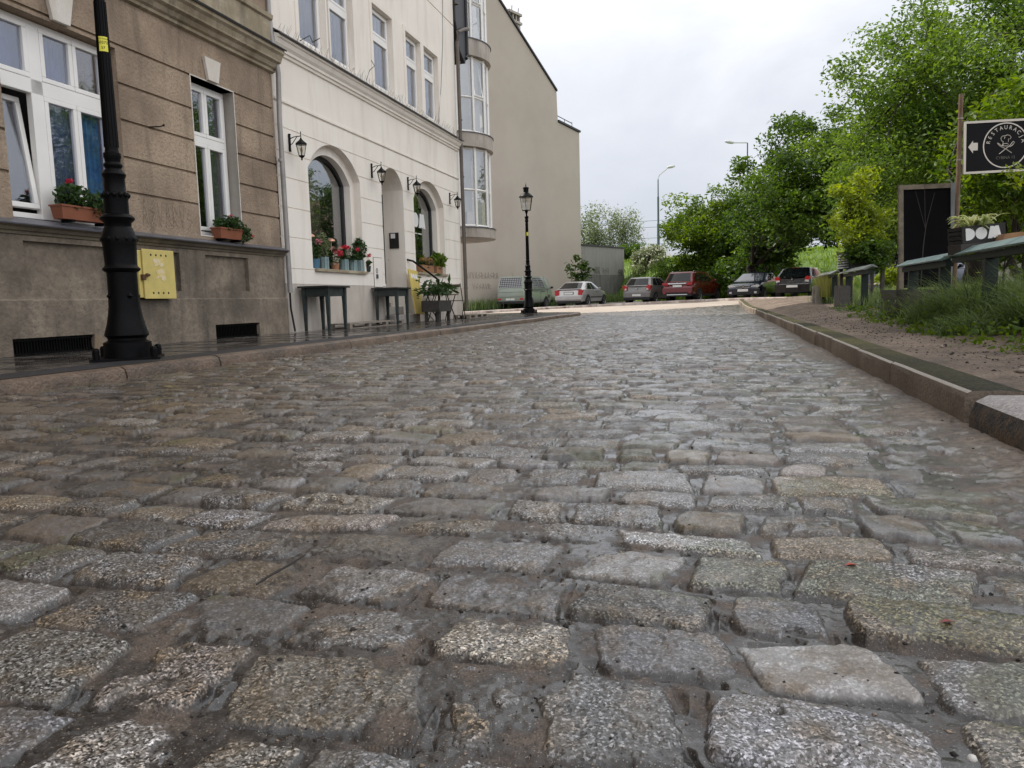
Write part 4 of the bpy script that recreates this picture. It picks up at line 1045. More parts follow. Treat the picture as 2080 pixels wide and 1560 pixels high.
# ---- green tables on the pavement
M_tgreen = mat('worn_green_paint', (.030, .048, .047), .5, var=.5, scale=9, col2=(.016, .018, .017), bmp=.2, bscale=30)
M_ttop = mat('dark_table_top', (.020, .022, .022), .35, var=.4, scale=10)
def table():
    t = thing('pavement_table', 'dark green wooden table on the wet pavement under the larger arched window', 'table', street(11.43, -6.40, .12), -AL, 'green tables in front of the white house')
    a, b_, h = .33, .25, .735                     # half length along the street, half depth
    def m(x): return x
    q = MB(); q.box((-b_-.03, -a-.05, h-.032), (b_+.03, a+.05, h)); q.build('tabletop', M_ttop, t, local=True, bev=.006)
    q = MB(); q.box((-b_+.03, -a+.03, h-.17), (b_-.03, -a+.055, h-.033)); q.box((-b_+.03, a-.055, h-.17), (b_-.03, a-.03, h-.033))
    q.box((-b_+.03, -a+.056, h-.17), (-b_+.055, a-.056, h-.033)); q.box((b_-.055, -a+.056, h-.17), (b_-.03, a-.056, h-.033)); q.build('apron', M_tgreen, t, local=True)
    for sx in (-1, 1):
        for sy in (-1, 1):
            q = MB(); x, y = sx*(b_-.04), sy*(a-.05); w0, w1 = .019, .034
            q.add([(x-w0, y-w0, 0), (x+w0, y-w0, 0), (x+w0, y+w0, 0), (x-w0, y+w0, 0), (x-w1, y-w1, h-.034), (x+w1, y-w1, h-.034), (x+w1, y+w1, h-.034), (x-w1, y+w1, h-.034)],
                  [(0, 1, 2, 3), (4, 5, 6, 7), (0, 1, 5, 4), (1, 2, 6, 5), (2, 3, 7, 6), (3, 0, 4, 7)]); q.build('leg', M_tgreen, t, local=True)
    return t
tb = table()
copy_tree(tb, None, 'dark green wooden table standing beside the door steps, second from the downpipe', street(14.15, -6.42, .12), -AL+.05)

# ---- handrail at the steps
hr = thing('handrail', 'black metal handrail sloping down beside the stone steps', 'handrail', street(15.9, -6.15, .12))
q = MB(); q.tube([street(15.62, PW-.42, 1.50), street(15.66, PW-.02, 1.50), street(15.78, PW+.1, 1.46), street(16.0, PW+.62, 1.02)], .024, 6); q.build('rail', M_iron, hr)
q = MB(); q.tube([street(15.98, PW+.6, .12), street(15.98, PW+.6, 1.03)], .026, 4); q.build('post', M_iron, hr)

# ---- yellow menu board leaning by the steps
mbd = thing('menu_board', 'yellow menu board leaning against the white wall beside the steps', 'sign', street(15.5, PW+.15, .3))
Mm = FM @ Matrix.Translation((15.30, PW+.30, .31)) @ Matrix.Rotation(RAD(10), 4, 'X') @ Matrix.Rotation(RAD(4), 4, 'Y')
q = MB(); q.box((0, 0, 0), (.50, .02, .98), Mm); q.build('board', mat('menu_yellow', (.62, .47, .12), .5, var=.1), mbd)
q = MB(); dom_letters(q, Mm @ Matrix.Translation((.08, .021, .78)), .115, 0, .002); q.build('lettering', M_lett, mbd)
q = MB()
for i, w in enumerate((.10, .14, .12, .15, .11)): q.box((.19, .021, .56-i*.055), (.19+w, .0225, .578-i*.055), Mm)
q.build('menu_lines', M_frame, mbd)
q = MB(); q.box((15.56, .235, .12), (15.60, .29, .30), T); q.build('backing_strut', mat('bare_wood', (.25, .17, .12), .7), mbd)

# ---- folding bistro set, plant box, pallets
M_slat = mat('brown_slats', (.10, .065, .045), .6)
bt = thing('folding_table', 'small folding bistro table with thin black crossed legs near the downpipe', 'table', street(16.7, -6.30, .12))
q = MB()
for i in range(6): q.box((16.37+i*.112, -6.62, .70), (16.47+i*.112, -6.02, .722), FM)
q.build('tabletop', M_slat, bt)
for y_ in (-6.56, -6.08):
    q = MB(); q.tube([street(16.41, y_, .12), street(16.97, y_, .70)], .012, 5); q.tube([street(16.97, y_, .12), street(16.41, y_, .70)], .012, 5); q.build('crossed_legs', M_iron, bt)
def chair(name_s, p_, lb, rz):
    t = thing('folding_chair', lb, 'chair', street(name_s, p_, .12), rz, 'folding bistro chairs by the downpipe')
    for i in range(4):
        q = MB(); q.box((-.19, -.18+i*.095, .44), (.19, -.10+i*.095, .458)); q.build('seat_slat', M_slat, t, local=True)
    q = MB(); q.box((-.19, -.24, .76), (.19, -.225, .84)); q.build('backrest', M_slat, t, local=True)
    for x in (-.2, .2):
        q = MB(); q.tube([(x, .20, 0), (x, -.24, .86)], .010, 5); q.tube([(x, -.22, 0), (x, .20, .44)], .010, 5); q.build('leg', M_iron, t, local=True)
chair(17.5, -6.28, 'folding chair with crossed black legs nearest the downpipe', -AL+.1)
chair(16.7, -6.67, 'folding chair tucked between the bistro table and the white wall', -AL+math.pi/2)
pb = thing('plant_box', 'dark wooden plant box on legs with broad leafy plant beside the handrail', 'planter', street(15.55, -6.02, .12))
M_dwood = mat('dark_weathered_wood', (.05, .042, .036), .7, var=.5, scale=12, bmp=.3, bscale=30)
q = MB()
for (a, b, c, d) in ((15.20, -6.22, 15.95, -6.19), (15.20, -5.84, 15.95, -5.81)): q.box((a, b, .34), (c, d, .58), FM)
q.box((15.20, -6.185, .34), (15.23, -5.845, .58), FM); q.box((15.92, -6.185, .34), (15.95, -5.845, .58), FM); q.box((15.23, -6.185, .34), (15.92, -5.845, .52), FM); q.build('box', M_dwood, pb)
for (x, y_) in ((15.24, -6.17), (15.86, -6.17), (15.24, -5.9), (15.86, -5.9)):
    q = MB(); q.box((x, y_, .12), (x+.06, y_+.06, .34), FM); q.build('leg', M_dwood, pb)
def pallet(s0, p0, L, lb):
    t = thing('pallet', lb, 'pallet', street(s0, p0, .118), -AL, 'wooden pallets along the white wall')
    M_p = mat('weathered_pallet_wood', (.27, .23, .19), .85, var=.4, scale=7, bmp=.3, bscale=25)
    for i in range(4):
        q = MB(); q.box((-.22+i*.115, 0, .075), (-.13+i*.115, L, .095)); q.build('board', M_p, t, local=True)
    for x in (-.22, .125):
        q = MB(); q.box((x, 0, 0), (x+.09, L, .018)); q.build('runner', M_p, t, local=True)
        for k in range(4):
            q = MB(); q.box((x, k*(L-.1)/3, .019), (x+.09, k*(L-.1)/3+.1, .074)); q.build('block', M_p, t, local=True)
pallet(11.9, -6.42, 2.3, 'flat weathered pallet lying under and between the two green tables')
pallet(18.0, -6.30, 1.5, 'weathered pallet at the foot of the brown downpipe')

# ---- modern street lights and wires on the embankment
M_gpole = mat('grey_green_pole', (.07, .10, .11), .5, var=.2)
M_head = mat('pale_lamp_head', (.6, .6, .6), .4)
def tall_light(X, Y, z0, zt, dx, dz, lb, s=1):
    t = thing('street_light', lb, 'street light', (X, Y, z0), 0, 'tall street lights above the embankment')
    H_ = zt-z0
    q = MB(); q.lathe([(.15, 0), (.15, H_*.50), (.11, H_*.51), (.11, H_*.74), (.07, H_*.75), (.06, H_-abs(dz))], 10); q.build('pole', M_gpole, t, local=True)
    q = MB(); q.tube([(0, 0, H_-abs(dz)), (dx*.12, 0, H_-abs(dz)+dz*.35), (dx, 0, H_-abs(dz)+dz)], .055, 6); q.build('arm', M_head, t, local=True)
    sg_ = 1 if dx > 0 else -1
    q = MB(); q.lathe([(.02, -.1), (.14, .1), (.16, .5), (.10, .8), (.02, .85)], 8, Matrix.Translation((dx-.1*sg_, 0, H_-abs(dz)+dz)) @ Matrix.Rotation(RAD(80*sg_), 4, 'Y')); q.build('lamp_head', M_head, t, local=True, smooth=50)
tall_light(16.62, 85, 2.5, 14.6, 1.15, 1.25, 'far street light with upward slanting arm, left of the leafy shrubs')
tall_light(23.3, 75, 2.5, 15.1, -1.45, .05, 'far street light with level arm pointing left, above the shrubs')
for i, (z0, z1) in enumerate(((9.65, 11.6), (9.0, 10.7), (8.05, 9.0), (7.5, 8.1))):
    q = MB(); n = 14; q.tube([(-40+110*k/n, 92, z0+(z1-z0)*(k/n*1.8-.5)-.9*(1-(2*k/n-1)**2)) for k in range(n+1)], .022, 4)
    tag(q.build('overhead_wire', M_gpole), ('topmost thin overhead wire crossing the sky behind the low wall', 'second thin overhead wire from the top behind the low wall', 'third thin overhead wire from the top behind the low wall', 'lowest thin overhead wire behind the low wall')[i], 'wire', 'overhead wires behind the low wall')

# ---- right verge: lidded bars, chalkboard, sign, letter box planter
M_patina = mat('patinated_teal_sheet', (.20, .31, .29), .42, .15, var=.35, scale=6, bmp=.15, bscale=5)
M_patg = mat('grey_teal_sheet', (.27, .30, .28), .45, .15, var=.35, scale=6)
M_dgreen = mat('dark_green_boards', (.012, .026, .020), .6, var=.4, scale=8, bmp=.2, bscale=20)
def vz(s): return float(verge_z(s, 2.4))
def capped_fence(s0, s1, p0, lb, legs, zt, m, w=.46):
    t = thing('fence_section', lb, 'fence', street((s0+s1)/2, p0, vz(s0)), 0, 'low green fence sections with sloped sheet caps')
    q = MB(); q.profile([(p0-.09, zt-.085), (p0-.095, zt-.07), (p0+.05, zt+.004), (p0+.065, zt+.004), (p0+.13, zt-.04), (p0+.13, zt-.055), (p0+.05, zt-.03), (p0-.06, zt-.085)], s0, s1, FM)
    q.build('cap', m, t)
    for s in np.arange(s0+.55, s1-.1, .62):
        q = MB(); q.quad((s, p0-.097, zt-.068), (s+.02, p0-.097, zt-.068), (s+.02, p0+.05, zt+.0075), (s, p0+.05, zt+.0075), FM); q.build('seam', M_dgreen, t)
    q = MB(); q.box((s0+.04, p0-.02, zt-.15), (s1-.04, p0+.06, zt-.087), FM); q.build('rail', M_dgreen, t)
    for (s, foot) in legs:
        z0 = vz(s)+.02
        q = MB(); q.box((s-.04, p0-.02, z0+(.2 if foot else 0)), (s+.04, p0+.09, zt-.152), FM); lg = q.build('post', M_dgreen, t, bev=.004)
        if foot:
            q = MB(); q.box((s-.05, p0-.05, z0-.05), (s+.05, p0+.12, z0+.2), FM); q.build('concrete_foot', mat('pale_foot', (.32, .33, .31), .8, var=.3, scale=8), lg)
capped_fence(5.6, 9.3, 2.40, 'nearest low fence section with pale teal sloped cap at the right edge', ((8.19, False), (6.2, False)), .95, M_patina)
capped_fence(9.38, 11.6, 2.38, 'low teal capped fence section in front of the tall blackboard, pale block under one post', ((9.66, True), (11.15, False)), .92, M_patina)
capped_fence(14.0, 16.8, 2.36, 'grey green capped fence section, second from the far end of its row', ((14.6, False), (16.4, False)), .97, M_patg)
capped_fence(17.9, 20.6, 2.34, 'farthest low fence section with grey cap beside the pale sunlit grass', ((18.2, False), (20.2, False)), 1.0, M_patg)
# concrete palisade stumps and crates below
for i, (s, p_, lb) in enumerate(((19.9, 2.16, 'pale concrete stump leftmost under the farthest fence section'), (19.5, 2.20, 'pale concrete stump, second from the left under the farthest fence section'), (16.3, 2.2, 'dark concrete stump left of the second farthest fence section leg'), (15.7, 2.22, 'wide dark concrete stump under the second farthest fence section'))):
    q = MB(); w = .07 if i < 2 else .07+.03*(i-2)
    q.box((s-.07, p_-w, vz(s)-.1), (s+.07, p_+w, vz(s)+.42), FM); q.box((s-.055, p_-w+.015, vz(s)+.421), (s+.055, p_+w-.015, vz(s)+.435), FM)
    tag(q.build('concrete_stump', mat('stump_concrete', (.36, .33, .28) if i < 2 else (.12, .11, .10), .85, var=.3, scale=9, bmp=.4), bev=.02), lb, 'stump', 'concrete stumps under the capped fence')
for s, p_, L, lb in ((9.9, 2.30, .75, 'dark wooden crate half hidden in grass under the blackboard fence'), (11.6, 2.32, 1.0, 'long dark wooden trough half hidden in grass before the slim yellow tree')):
    t = thing('wooden_trough', lb, 'trough', street(s, p_, vz(s)))
    for k in range(3):
        q = MB(); q.box((s-L/2, p_-.12+.004*k, vz(s)+.0+k*.125), (s+L/2, p_-.095+.004*k, vz(s)+.118+k*.125), FM); q.build('board', M_dwood, t)
    q = MB(); q.box((s-L/2, p_-.09, vz(s)), (s-L/2+.03, p_+.3, vz(s)+.37), FM); q.build('end_board', M_dwood, t)
    q = MB(); q.box((s-L/2+.031, p_-.085, vz(s)), (s+L/2, p_+.3, vz(s)+.33), FM); q.build('soil', M_dirt, t)
# blackboard
cbd = thing('blackboard', 'tall blank black chalkboard in a weathered wooden frame', 'blackboard', (5.95, 10.8, .16), 0)
Mb = Matrix.Translation((5.93, 10.8, .16)) @ Matrix.Rotation(RAD(-8), 4, 'Z') @ Matrix.Rotation(RAD(-5), 4, 'X')
M_fwood = mat('weathered_board_frame', (.22, .18, .13), .75, var=.45, scale=9, col2=(.10, .085, .06), bmp=.3, bscale=30)
M_gwood = mat('grey_blue_frame', (.20, .215, .22), .7, var=.3)
q = MB(); q.box((-.32, .02, .40), (.32, .035, 1.79), Mb); q.build('panel', mat('chalkboard_black', (.005, .005, .006), .8, var=.3, scale=2, spec=.08), cbd)
q = MB(); q.box((-.375, 0, 0), (-.315, .05, 1.86), Mb); q.build('left_stile', M_fwood, cbd)
q = MB(); q.box((.315, 0, 0), (.375, .05, 1.86), Mb); q.build('right_stile', M_gwood, cbd)
q = MB(); q.box((-.314, .002, 1.79), (.314, .048, 1.855), Mb); q.build('top_rail', M_fwood, cbd)
q = MB(); q.tube([Mb @ Vector((-.26, .5, 0)), Mb @ Vector((-.28, .06, 1.7))], .02, 4); q.tube([Mb @ Vector((.26, .5, 0)), Mb @ Vector((.28, .06, 1.7))], .02, 4); q.build('rear_strut', M_fwood, cbd)
# rusty pole and restaurant sign
pole = thing('sign_pole', 'rusty round iron pole carrying the black restaurant sign', 'pole', (5.86, 10.05, .15))
q = MB(); q.lathe([(.027, -.1), (.027, 2.85)], 12); q.build('pole', mat('rusty_iron', (.11, .046, .022), .8, var=.5, scale=5, col2=(.17, .13, .085), bmp=.3, bscale=40), pole, local=True, smooth=40)
q = MB(); q.lathe([(.030, 2.02), (.030, 2.035)], 12); q.lathe([(.030, 2.54), (.030, 2.555)], 12); q.build('clamp_band', M_pipe, pole, local=True)
sg = thing('restaurant_sign', 'black rectangular restaurant sign with pale frame, arrow and round emblem', 'sign', (6.55, 9.98, 2.28))
Ms = Matrix.Translation((5.905, 10.0, 2.0)) @ Matrix.Rotation(RAD(-2), 4, 'Z') @ Matrix.Rotation(RAD(-1.2), 4, 'Y')
SW, SH = 1.18, .635
q = MB(); q.box((0, 0, 0), (SW, .012, SH), Ms); q.build('panel', mat('sign_black', (.005, .005, .006), .5, spec=.12), sg)
M_cream = mat('cream_sign_paint', (.62, .57, .50), .6, var=.08)
q = MB(); q.frame(-.012, SW+.012, -.012, SH+.012, .028, -.008, .02, Ms); q.build('frame', M_cream, sg)
q = MB(); q.prism([(.045, .325), (.105, .405), (.105, .375), (.165, .375), (.165, .28), (.105, .28), (.105, .245)], -.003, -.0005, Ms); q.build('arrow', M_cream, sg)
cx_, cz_, R_ = .515, .325, .285
q = MB()
for i in range(64):
    a, b = 2*math.pi*i/64, 2*math.pi*(i+1)/64
    q.quad((cx_+R_*math.cos(a), -.002, cz_+R_*math.sin(a)), (cx_+R_*math.cos(b), -.002, cz_+R_*math.sin(b)), (cx_+(R_-.015)*math.cos(b), -.002, cz_+(R_-.015)*math.sin(b)), (cx_+(R_-.015)*math.cos(a), -.002, cz_+(R_-.015)*math.sin(a)), Ms)
q.build('emblem_ring', M_cream, sg)
q = MB(); word = 'RESTAURACJA'
for i, chh in enumerate(word):
    a = RAD(168-i*(156/(len(word)-1)))
    text_mb(q, chh, .070, Ms @ Matrix.Translation((cx_+.222*math.cos(a), -.002, cz_+.222*math.sin(a))) @ Matrix.Rotation(-(a-math.pi/2), 4, 'Y') @ XZm, .0006, .9)
q.build('lettering', M_cream, sg)
q = MB(); text_mb(q, 'CYBINA 13', .05, Ms @ Matrix.Translation((cx_, -.002, cz_-.155)) @ XZm, .0006); q.build('address', mat('dim_lettering', (.12, .11, .09), .6), sg)
def sp_(pts): return [Ms @ Vector((cx_+x, -.003, cz_+z)) for x, z in pts]
q = MB(); r_ = .0042                              # chef's hat over crossed spoon and fork
q.tube(sp_([(-.03, .045), (-.055, .06), (-.062, .09), (-.045, .115), (-.015, .118), (-.01, .10), (-.02, .08), (-.01, .118), (.02, .128), (.05, .118), (.066, .095), (.055, .075), (.035, .08), (.032, .04)]), r_, 4)
q.tube(sp_([(-.032, .045), (-.035, .012)]), r_, 4); q.tube(sp_([(-.045, .005), (-.02, .02), (.012, .022), (.038, .008), (.02, -.01), (-.015, -.01), (-.045, .005)]), r_, 4)
q.tube(sp_([(-.08, -.105), (.0, -.045), (.055, -.005), (.085, .035), (.10, .045), (.108, .03), (.09, .0), (.05, -.025)]), r_*1.15, 4)
q.tube(sp_([(.075, -.10), (.0, -.045), (-.05, -.02), (-.085, .005), (-.108, .035), (-.095, .03), (-.06, .0), (-.03, -.01)]), r_*1.15, 4)
q.build('emblem', M_cream, sg)
# letter box planter standing on the nearest lid
dp = thing('letter_planter', 'black wooden planter box with white block letters standing on the teal fence cap', 'planter', street(9.0, 2.55, 1.0))
LB = Matrix.Translation(street(8.82, 2.36, .975)) @ Matrix.Rotation(RAD(3), 4, 'Z') @ Matrix.Rotation(RAD(-4.5), 4, 'Y')
q = MB(); bl_ = .46; bh = .175
q.box((0, 0, 0), (bl_, .018, bh), LB); q.box((0, .22, 0), (bl_, .238, bh), LB)
for z in (0, .046, .092, .138): q.box((.0, .019, z), (.018, .219, z+.036), LB); q.box((bl_-.018, .019, z), (bl_, .219, z+.036), LB)
q.box((.019, .019, .0), (bl_-.019, .219, .14), LB); q.build('box', mat('black_stained_wood', (.014, .012, .011), .65, var=.4, scale=14, bmp=.2, bscale=40), dp)
q = MB(); q.box((-.03, -.02, -.10), (bl_-.05, .2, -.002), LB); q.build('stand', M_dwood, dp)
q = MB(); dom_letters(q, LB @ Matrix.Translation((.035, -.005, .03)) , .122, 0, .004); q.build('lettering', M_lett, dp)
# wooden bench top behind it
bn = thing('wooden_bench', 'orange brown wooden bench plank at the right edge behind the letter planter', 'bench', (5.2, 7.9, .2))
q = MB(); q.prism([(4.98, .98), (5.15, 1.0), (6.4, 1.05), (6.4, 1.12), (5.15, 1.075), (5.02, 1.06)], 7.75, 7.95); q.build('plank', mat('orange_wood', (.34, .17, .065), .5, var=.4, scale=6), bn)
for x in (5.3, 6.2):
    q = MB(); q.box((x, 7.8, .15), (x+.06, 7.9, 1.01)); q.build('leg', M_dwood, bn)
# small litter on the setts
q = MB(); q.tube([(-.489, 1.372, .006), (-.475, 1.41, .009), (-.455, 1.46, .010), (-.435, 1.513, .013)], [.0018, .0028, .0024, .0015], 5); tag(q.build('twig', mat('black_twig', (.02, .016, .013), .7)), 'thin dark twig lying across a joint between the setts', 'twig')
for i, (x, y_, lb) in enumerate(((.626, 1.377, 'tiny red leaf scrap beside a pale sett on the right'), (.66, 1.12, 'tiny dark red petal scrap on silt near the right foreground'))):
    q = MB(); q.add([(x-.012, y_, .010), (x, y_-.006, .014), (x+.015, y_+.002, .010), (x+.002, y_+.009, .012)], [(0, 1, 2, 3)]); tag(q.build('petal', mat('red_petal', (.42, .05, .02) if i == 0 else (.2, .03, .02), .5)), lb, 'petal')
q = MB(); q.lathe([(.001, -.008), (.010, -.006), (.013, 0), (.009, .008), (.001, .010)], 9, Matrix.Translation((.491, .777, .010)) @ Matrix.Scale(.42, 4)); tag(q.build('pebble', mat('white_pebble', (.6, .58, .54), .6), smooth=60), 'small white pebble at the lower right between the setts', 'pebble')
# ================================================================== VEHICLES
M_tyre = mat('black_tyre', (.012, .012, .012), .85, var=.3)
M_rim = mat('alloy_rim', (.42, .42, .43), .3, .8, var=.1)
M_steelrim = mat('dull_steel_rim', (.22, .22, .22), .45, .6)
M_carblack = mat('black_trim_plastic', (.012, .012, .013), .6, var=.3)
M_cglass = mat('dark_car_glass', (.010, .012, .014), .03, var=.5, scale=2, spec=.45)
M_wscreen = mat('sky_lit_windscreen', (.05, .055, .07), .03, var=.5, scale=2, spec=1.0)
M_red = mat('red_lamp', (.45, .02, .02), .15, var=.2)
M_clear = mat('clear_lamp', (.6, .58, .56), .12, var=.25)
M_chrome = mat('chrome', (.7, .7, .7), .15, 1.0, var=.1)
M_plate = mat('blank_plate', (.72, .71, .68), .5, var=.05)
M_amber = mat('amber_lamp', (.5, .2, .04), .2)

def car(name, label, loc, h, D, facing='rear', group='cars parked across the end of the street'):
    """D: dims and colours. local y runs from the rear (0) to the front (L)."""
    t = thing(name, label, 'van' if D.get('van') else 'car', loc, -h, group)
    L, W, Hh = D['L'], D['W']/2, D['H']; zb = D.get('belt', .92); pm = D['paint']
    def b(mb, nm, m, par=t, **k): return mb.build(nm, m, par, local=True, **k)
    # ---- lower body: lofted sections
    st = D['st']                                  # (y, z bottom, z top, half width factor)
    vs = []; n = 0; fs = []
    for (y, z0, z1, f) in st:
        w = W*f; hgt = z1-z0
        half = [(0, z0), (.80*w, z0), (.955*w, z0+.10*hgt), (.995*w, z0+.32*hgt), (w, z0+.60*hgt), (.985*w, z0+.84*hgt), (.945*w, z1-.015), (.86*w, z1), (.45*w, z1+.02), (0, z1+.028)]
        ringp = half+[(-x, z) for x, z in reversed(half[1:-1])]
        n = len(ringp); vs += [(x, y, z) for x, z in ringp]
    for i in range(len(st)-1):
        for e in range(n): fs.append((i*n+e, i*n+(e+1) % n, (i+1)*n+(e+1) % n, (i+1)*n+e))
    fs += [tuple(range(n)), tuple(reversed(range((len(st)-1)*n, len(st)*n)))]
    body = b(MB().add(vs, fs), 'body', pm, smooth=48)
    # ---- greenhouse
    (yr0, yr1, yf0, yf1, w0, w1) = D['gh']; w0 *= W; w1 *= W; bul = D.get('bul', .10)
    zt = Hh-.04
    def lerp(a, c, q): return a+(c-a)*q
    def P(side, u, v, off=0.0):
        vv = v**.92; yr = lerp(yr0, yr1, v); yf = lerp(yf0, yf1, v); w = lerp(w0, w1, v); z = lerp(zb, zt, v)
        if side == 'rear': return (u*w, yr-off-bul*(1-u*u)*.9, z+off*.3)
        if side == 'front': return (u*w, yf+off+bul*1.6*(1-u*u), z+off*.3)
        s = 1 if side == 'right' else -1
        return (s*(w+off+.02*math.sin(math.pi*v)*0+.035*math.sin(math.pi*u)), lerp(yr, yf, u), z)
    def outline_(v):
        o = [P('rear', u, v) for u in (-.96, -.6, -.2, .2, .6, .96)]
        o += [P('right', u, v) for u in (.02, .2, .4, .6, .8, .98)]
        o += [P('front', u, v) for u in (.96, .6, .2, -.2, -.6, -.96)]
        o += [P('left', u, v) for u in (.98, .8, .6, .4, .2, .02)]
        return o
    vs = []; lv = [0, .3, .6, .85, 1.0]; n = 24
    for v in lv: vs += outline_(v)
    top = outline_(1.0); cx = 0; cy = sum(p[1] for p in top)/n
    for sc, dz in ((.90, .030), (.6, .045)): vs += [(p[0]*sc, cy+(p[1]-cy)*sc, zt+dz-(.012 if sc > .8 else 0)) for p in top]
    fs = []
    for i in range(len(lv)+1):
        for e in range(n): fs.append((i*n+e, i*n+(e+1) % n, (i+1)*n+(e+1) % n, (i+1)*n+e))
    fs.append(tuple((len(lv)+1)*n+e for e in range(n)))
    b(MB().add(vs, fs), 'cabin', pm, smooth=50)
    def panel(side, u0, u1, v0, v1, nm, m, off=.008, slant0=0, slant1=0, par=t, nu=8):
        q = MB(); vs = []; fs = []
        for j in range(5):
            v = lerp(v0, v1, j/4)
            for i in range(nu+1):
                u = lerp(u0+slant0*j/4, u1+slant1*j/4, i/nu); vs.append(P(side, u, v, off))
        for j in range(4):
            for i in range(nu): fs.append((j*(nu+1)+i, j*(nu+1)+i+1, (j+1)*(nu+1)+i+1, (j+1)*(nu+1)+i))
        q.add(vs, fs); return b(q, nm, m, par, smooth=60)
    rg = D.get('rear_glass', M_cglass)
    panel('rear', -D.get('rgw', .84), D.get('rgw', .84), D.get('rgv', .14), .90, 'rear_window', rg)
    panel('front', -.88, .88, .08, .92, 'windscreen', M_wscreen)
    for side in ('right', 'left'):
        for (u0, u1, s0, s1) in D['side']: panel(side, u0, u1, .10, .88, 'side_window', D.get('side_glass', M_cglass), slant0=s0, slant1=s1)
    # ---- wheels in dark arches
    r = D.get('wr', .31)
    for y in D['axles']:
        for s in (-1, 1):
            R90 = Matrix.Translation((s*(W-.10), y, r)) @ Matrix.Rotation(RAD(90)*s, 4, 'Y')
            q = MB(); q.lathe([(r+.055, -.12), (r+.055, .106)], 24, R90); b(q, 'wheel_arch', M_carblack)
            q = MB(); q.lathe([(r*.62, -.10), (r*.93, -.10), (r, -.07), (r, .07), (r*.94, .112), (r*.66, .116), (r*.62, .09)], 24, R90); wh = b(q, 'wheel', M_tyre, smooth=40)
            q = MB(); q.lathe([(.0, .095), (.06, .105), (.075, .09), (r*.60, .085), (r*.66, .118), (r*.64, .08)], 20, R90, cap=False)
            for k in range(5):
                a = k*2*math.pi/5; q.box((-.022, .05, .092), (.022, r*.60, .112), R90 @ Matrix.Rotation(a, 4, 'Z'))
            b(q, 'rim', D.get('rim', M_rim), wh)
    # ---- lamps, plates, trim
    for nm, m, boxes in D['parts']:
        for bx in boxes:
            q = MB()
            if isinstance(bx, tuple) and len(bx) == 2 and isinstance(bx[0], tuple): q.box(bx[0], bx[1])
            else: q.prism([(p[0], p[1]) for p in bx[2]], bx[0], bx[1])
            b(q, nm, m, bev=.008 if nm not in ('emblem', 'model_letters') else 0)
    for s in (-1, 1):
        y = yf0-D.get('mir', .55)
        q = MB(); q.prism([(s*(w0+.0), zb+.02), (s*(w0+.17), zb+.02), (s*(w0+.19), zb+.14), (s*(w0+.06), zb+.15)], y-.05, y+.06); b(q, 'mirror', D.get('mirm', pm), bev=.012)
        if not D.get('van'):
            for yh in D.get('handles', (L*.40,)):
                q = MB(); q.box((s*W*.985-.012, yh, zb-.13), (s*W*.985+.018, yh+.17, zb-.10)); b(q, 'door_handle', D.get('handm', M_carblack))
    q = MB(); q.tube([(0, yr1+.25, Hh), (0, yr1+.08, Hh+.20)], .006, 4); b(q, 'aerial', M_carblack)
    return t
def mir2(a, b_): return [((-b_[0], a[1], a[2]), (-a[0], b_[1], b_[2])), (a, b_)]
def diamond(y0, y1, z, s): return (y0, y1, [(0, z-s), (s*.62, z), (0, z+s), (-s*.62, z)])

# pale green van
vl = 4.57
M_grid = None
def grid_glass():
    m, t, b, o = nt('grille_behind_glass'); co = coords(t)
    sx = nd(t, 'ShaderNodeSeparateXYZ'); t.links.new(co, sx.inputs[0])
    def bars(o_, k): return math_(t, 'GREATER_THAN', math_(t, 'FRACT', math_(t, 'MULTIPLY', o_, k)), .34)
    hx = math_(t, 'ADD', sx.outputs[0], sx.outputs[1])
    f = math_(t, 'MULTIPLY', bars(hx, 8.5), bars(sx.outputs[2], 9.0))
    t.links.new(mixc(t, f, (.016, .018, .02), (.36, .36, .37)), b.inputs['Base Color']); b.inputs['Roughness'].default_value = .12
    return m
M_grid = grid_glass()
green = paint('pale_green_paint', (.285, .33, .265), .4, .05)
car('parked_van', 'boxy pale green van with barred windows behind the far street lamp', (.05, 45.6, .07), RAD(25), dict(
    L=vl, W=1.84, H=1.95, belt=1.17, paint=green, van=True, wr=.33, axles=(.95, 3.40), rim=M_steelrim, bul=.03, mir=.25, mirm=M_carblack,
    st=[(0, .42, 1.12, .93), (.02, .36, 1.15, .965), (.10, .30, 1.17, .99), (.8, .28, 1.18, 1.0), (3.9, .28, 1.18, 1.0), (4.35, .30, 1.14, .97), (4.54, .36, 1.06, .92), (4.57, .45, .98, .88)],
    gh=(.03, .20, 4.42, 3.72, .975, .86), rear_glass=M_grid, rgw=.86, rgv=.10, side_glass=M_grid,
    side=[(.045, .30, .01, -.005), (.325, .53, 0, -.005), (.555, .74, 0, -.01)],
    parts=[('tail_light', M_red, mir2((.62, -.015, .52), (.84, .04, .63))), ('number_plate', M_plate, [((-.30, -.02, .50), (.27, .01, .61))]), ('bumper', M_carblack, [((-.93, -.10, .30), (.93, .12, .45))]),
           ('tailgate_seam', M_carblack, [((-.82, -.012, .98), (.82, .02, .990)), ((-.82, -.012, .70), (.82, .02, .71))]), ('front_bumper', M_carblack, [((-.9, 4.55, .32), (.9, 4.68, .48))]),
           ('headlight', M_clear, mir2((.52, 4.54, .70), (.78, 4.60, .88))), ('slide_rail', M_carblack, [((.905, .9, 1.035), (.932, 2.3, 1.06))]),
           ('side_vent', M_carblack, mir2((.90, 3.75, .60), (.928, 3.95, .80))), ('door_handle', M_carblack, [((.905, 2.62, 1.0), (.945, 2.80, 1.05)), ((.905, 2.95, 1.0), (.945, 3.13, 1.05))]),
           ('door_seam', M_carblack, [((.918, 2.42, .36), (.926, 2.435, 1.16)), ((.918, 3.62, .36), (.926, 3.635, 1.16))])]))
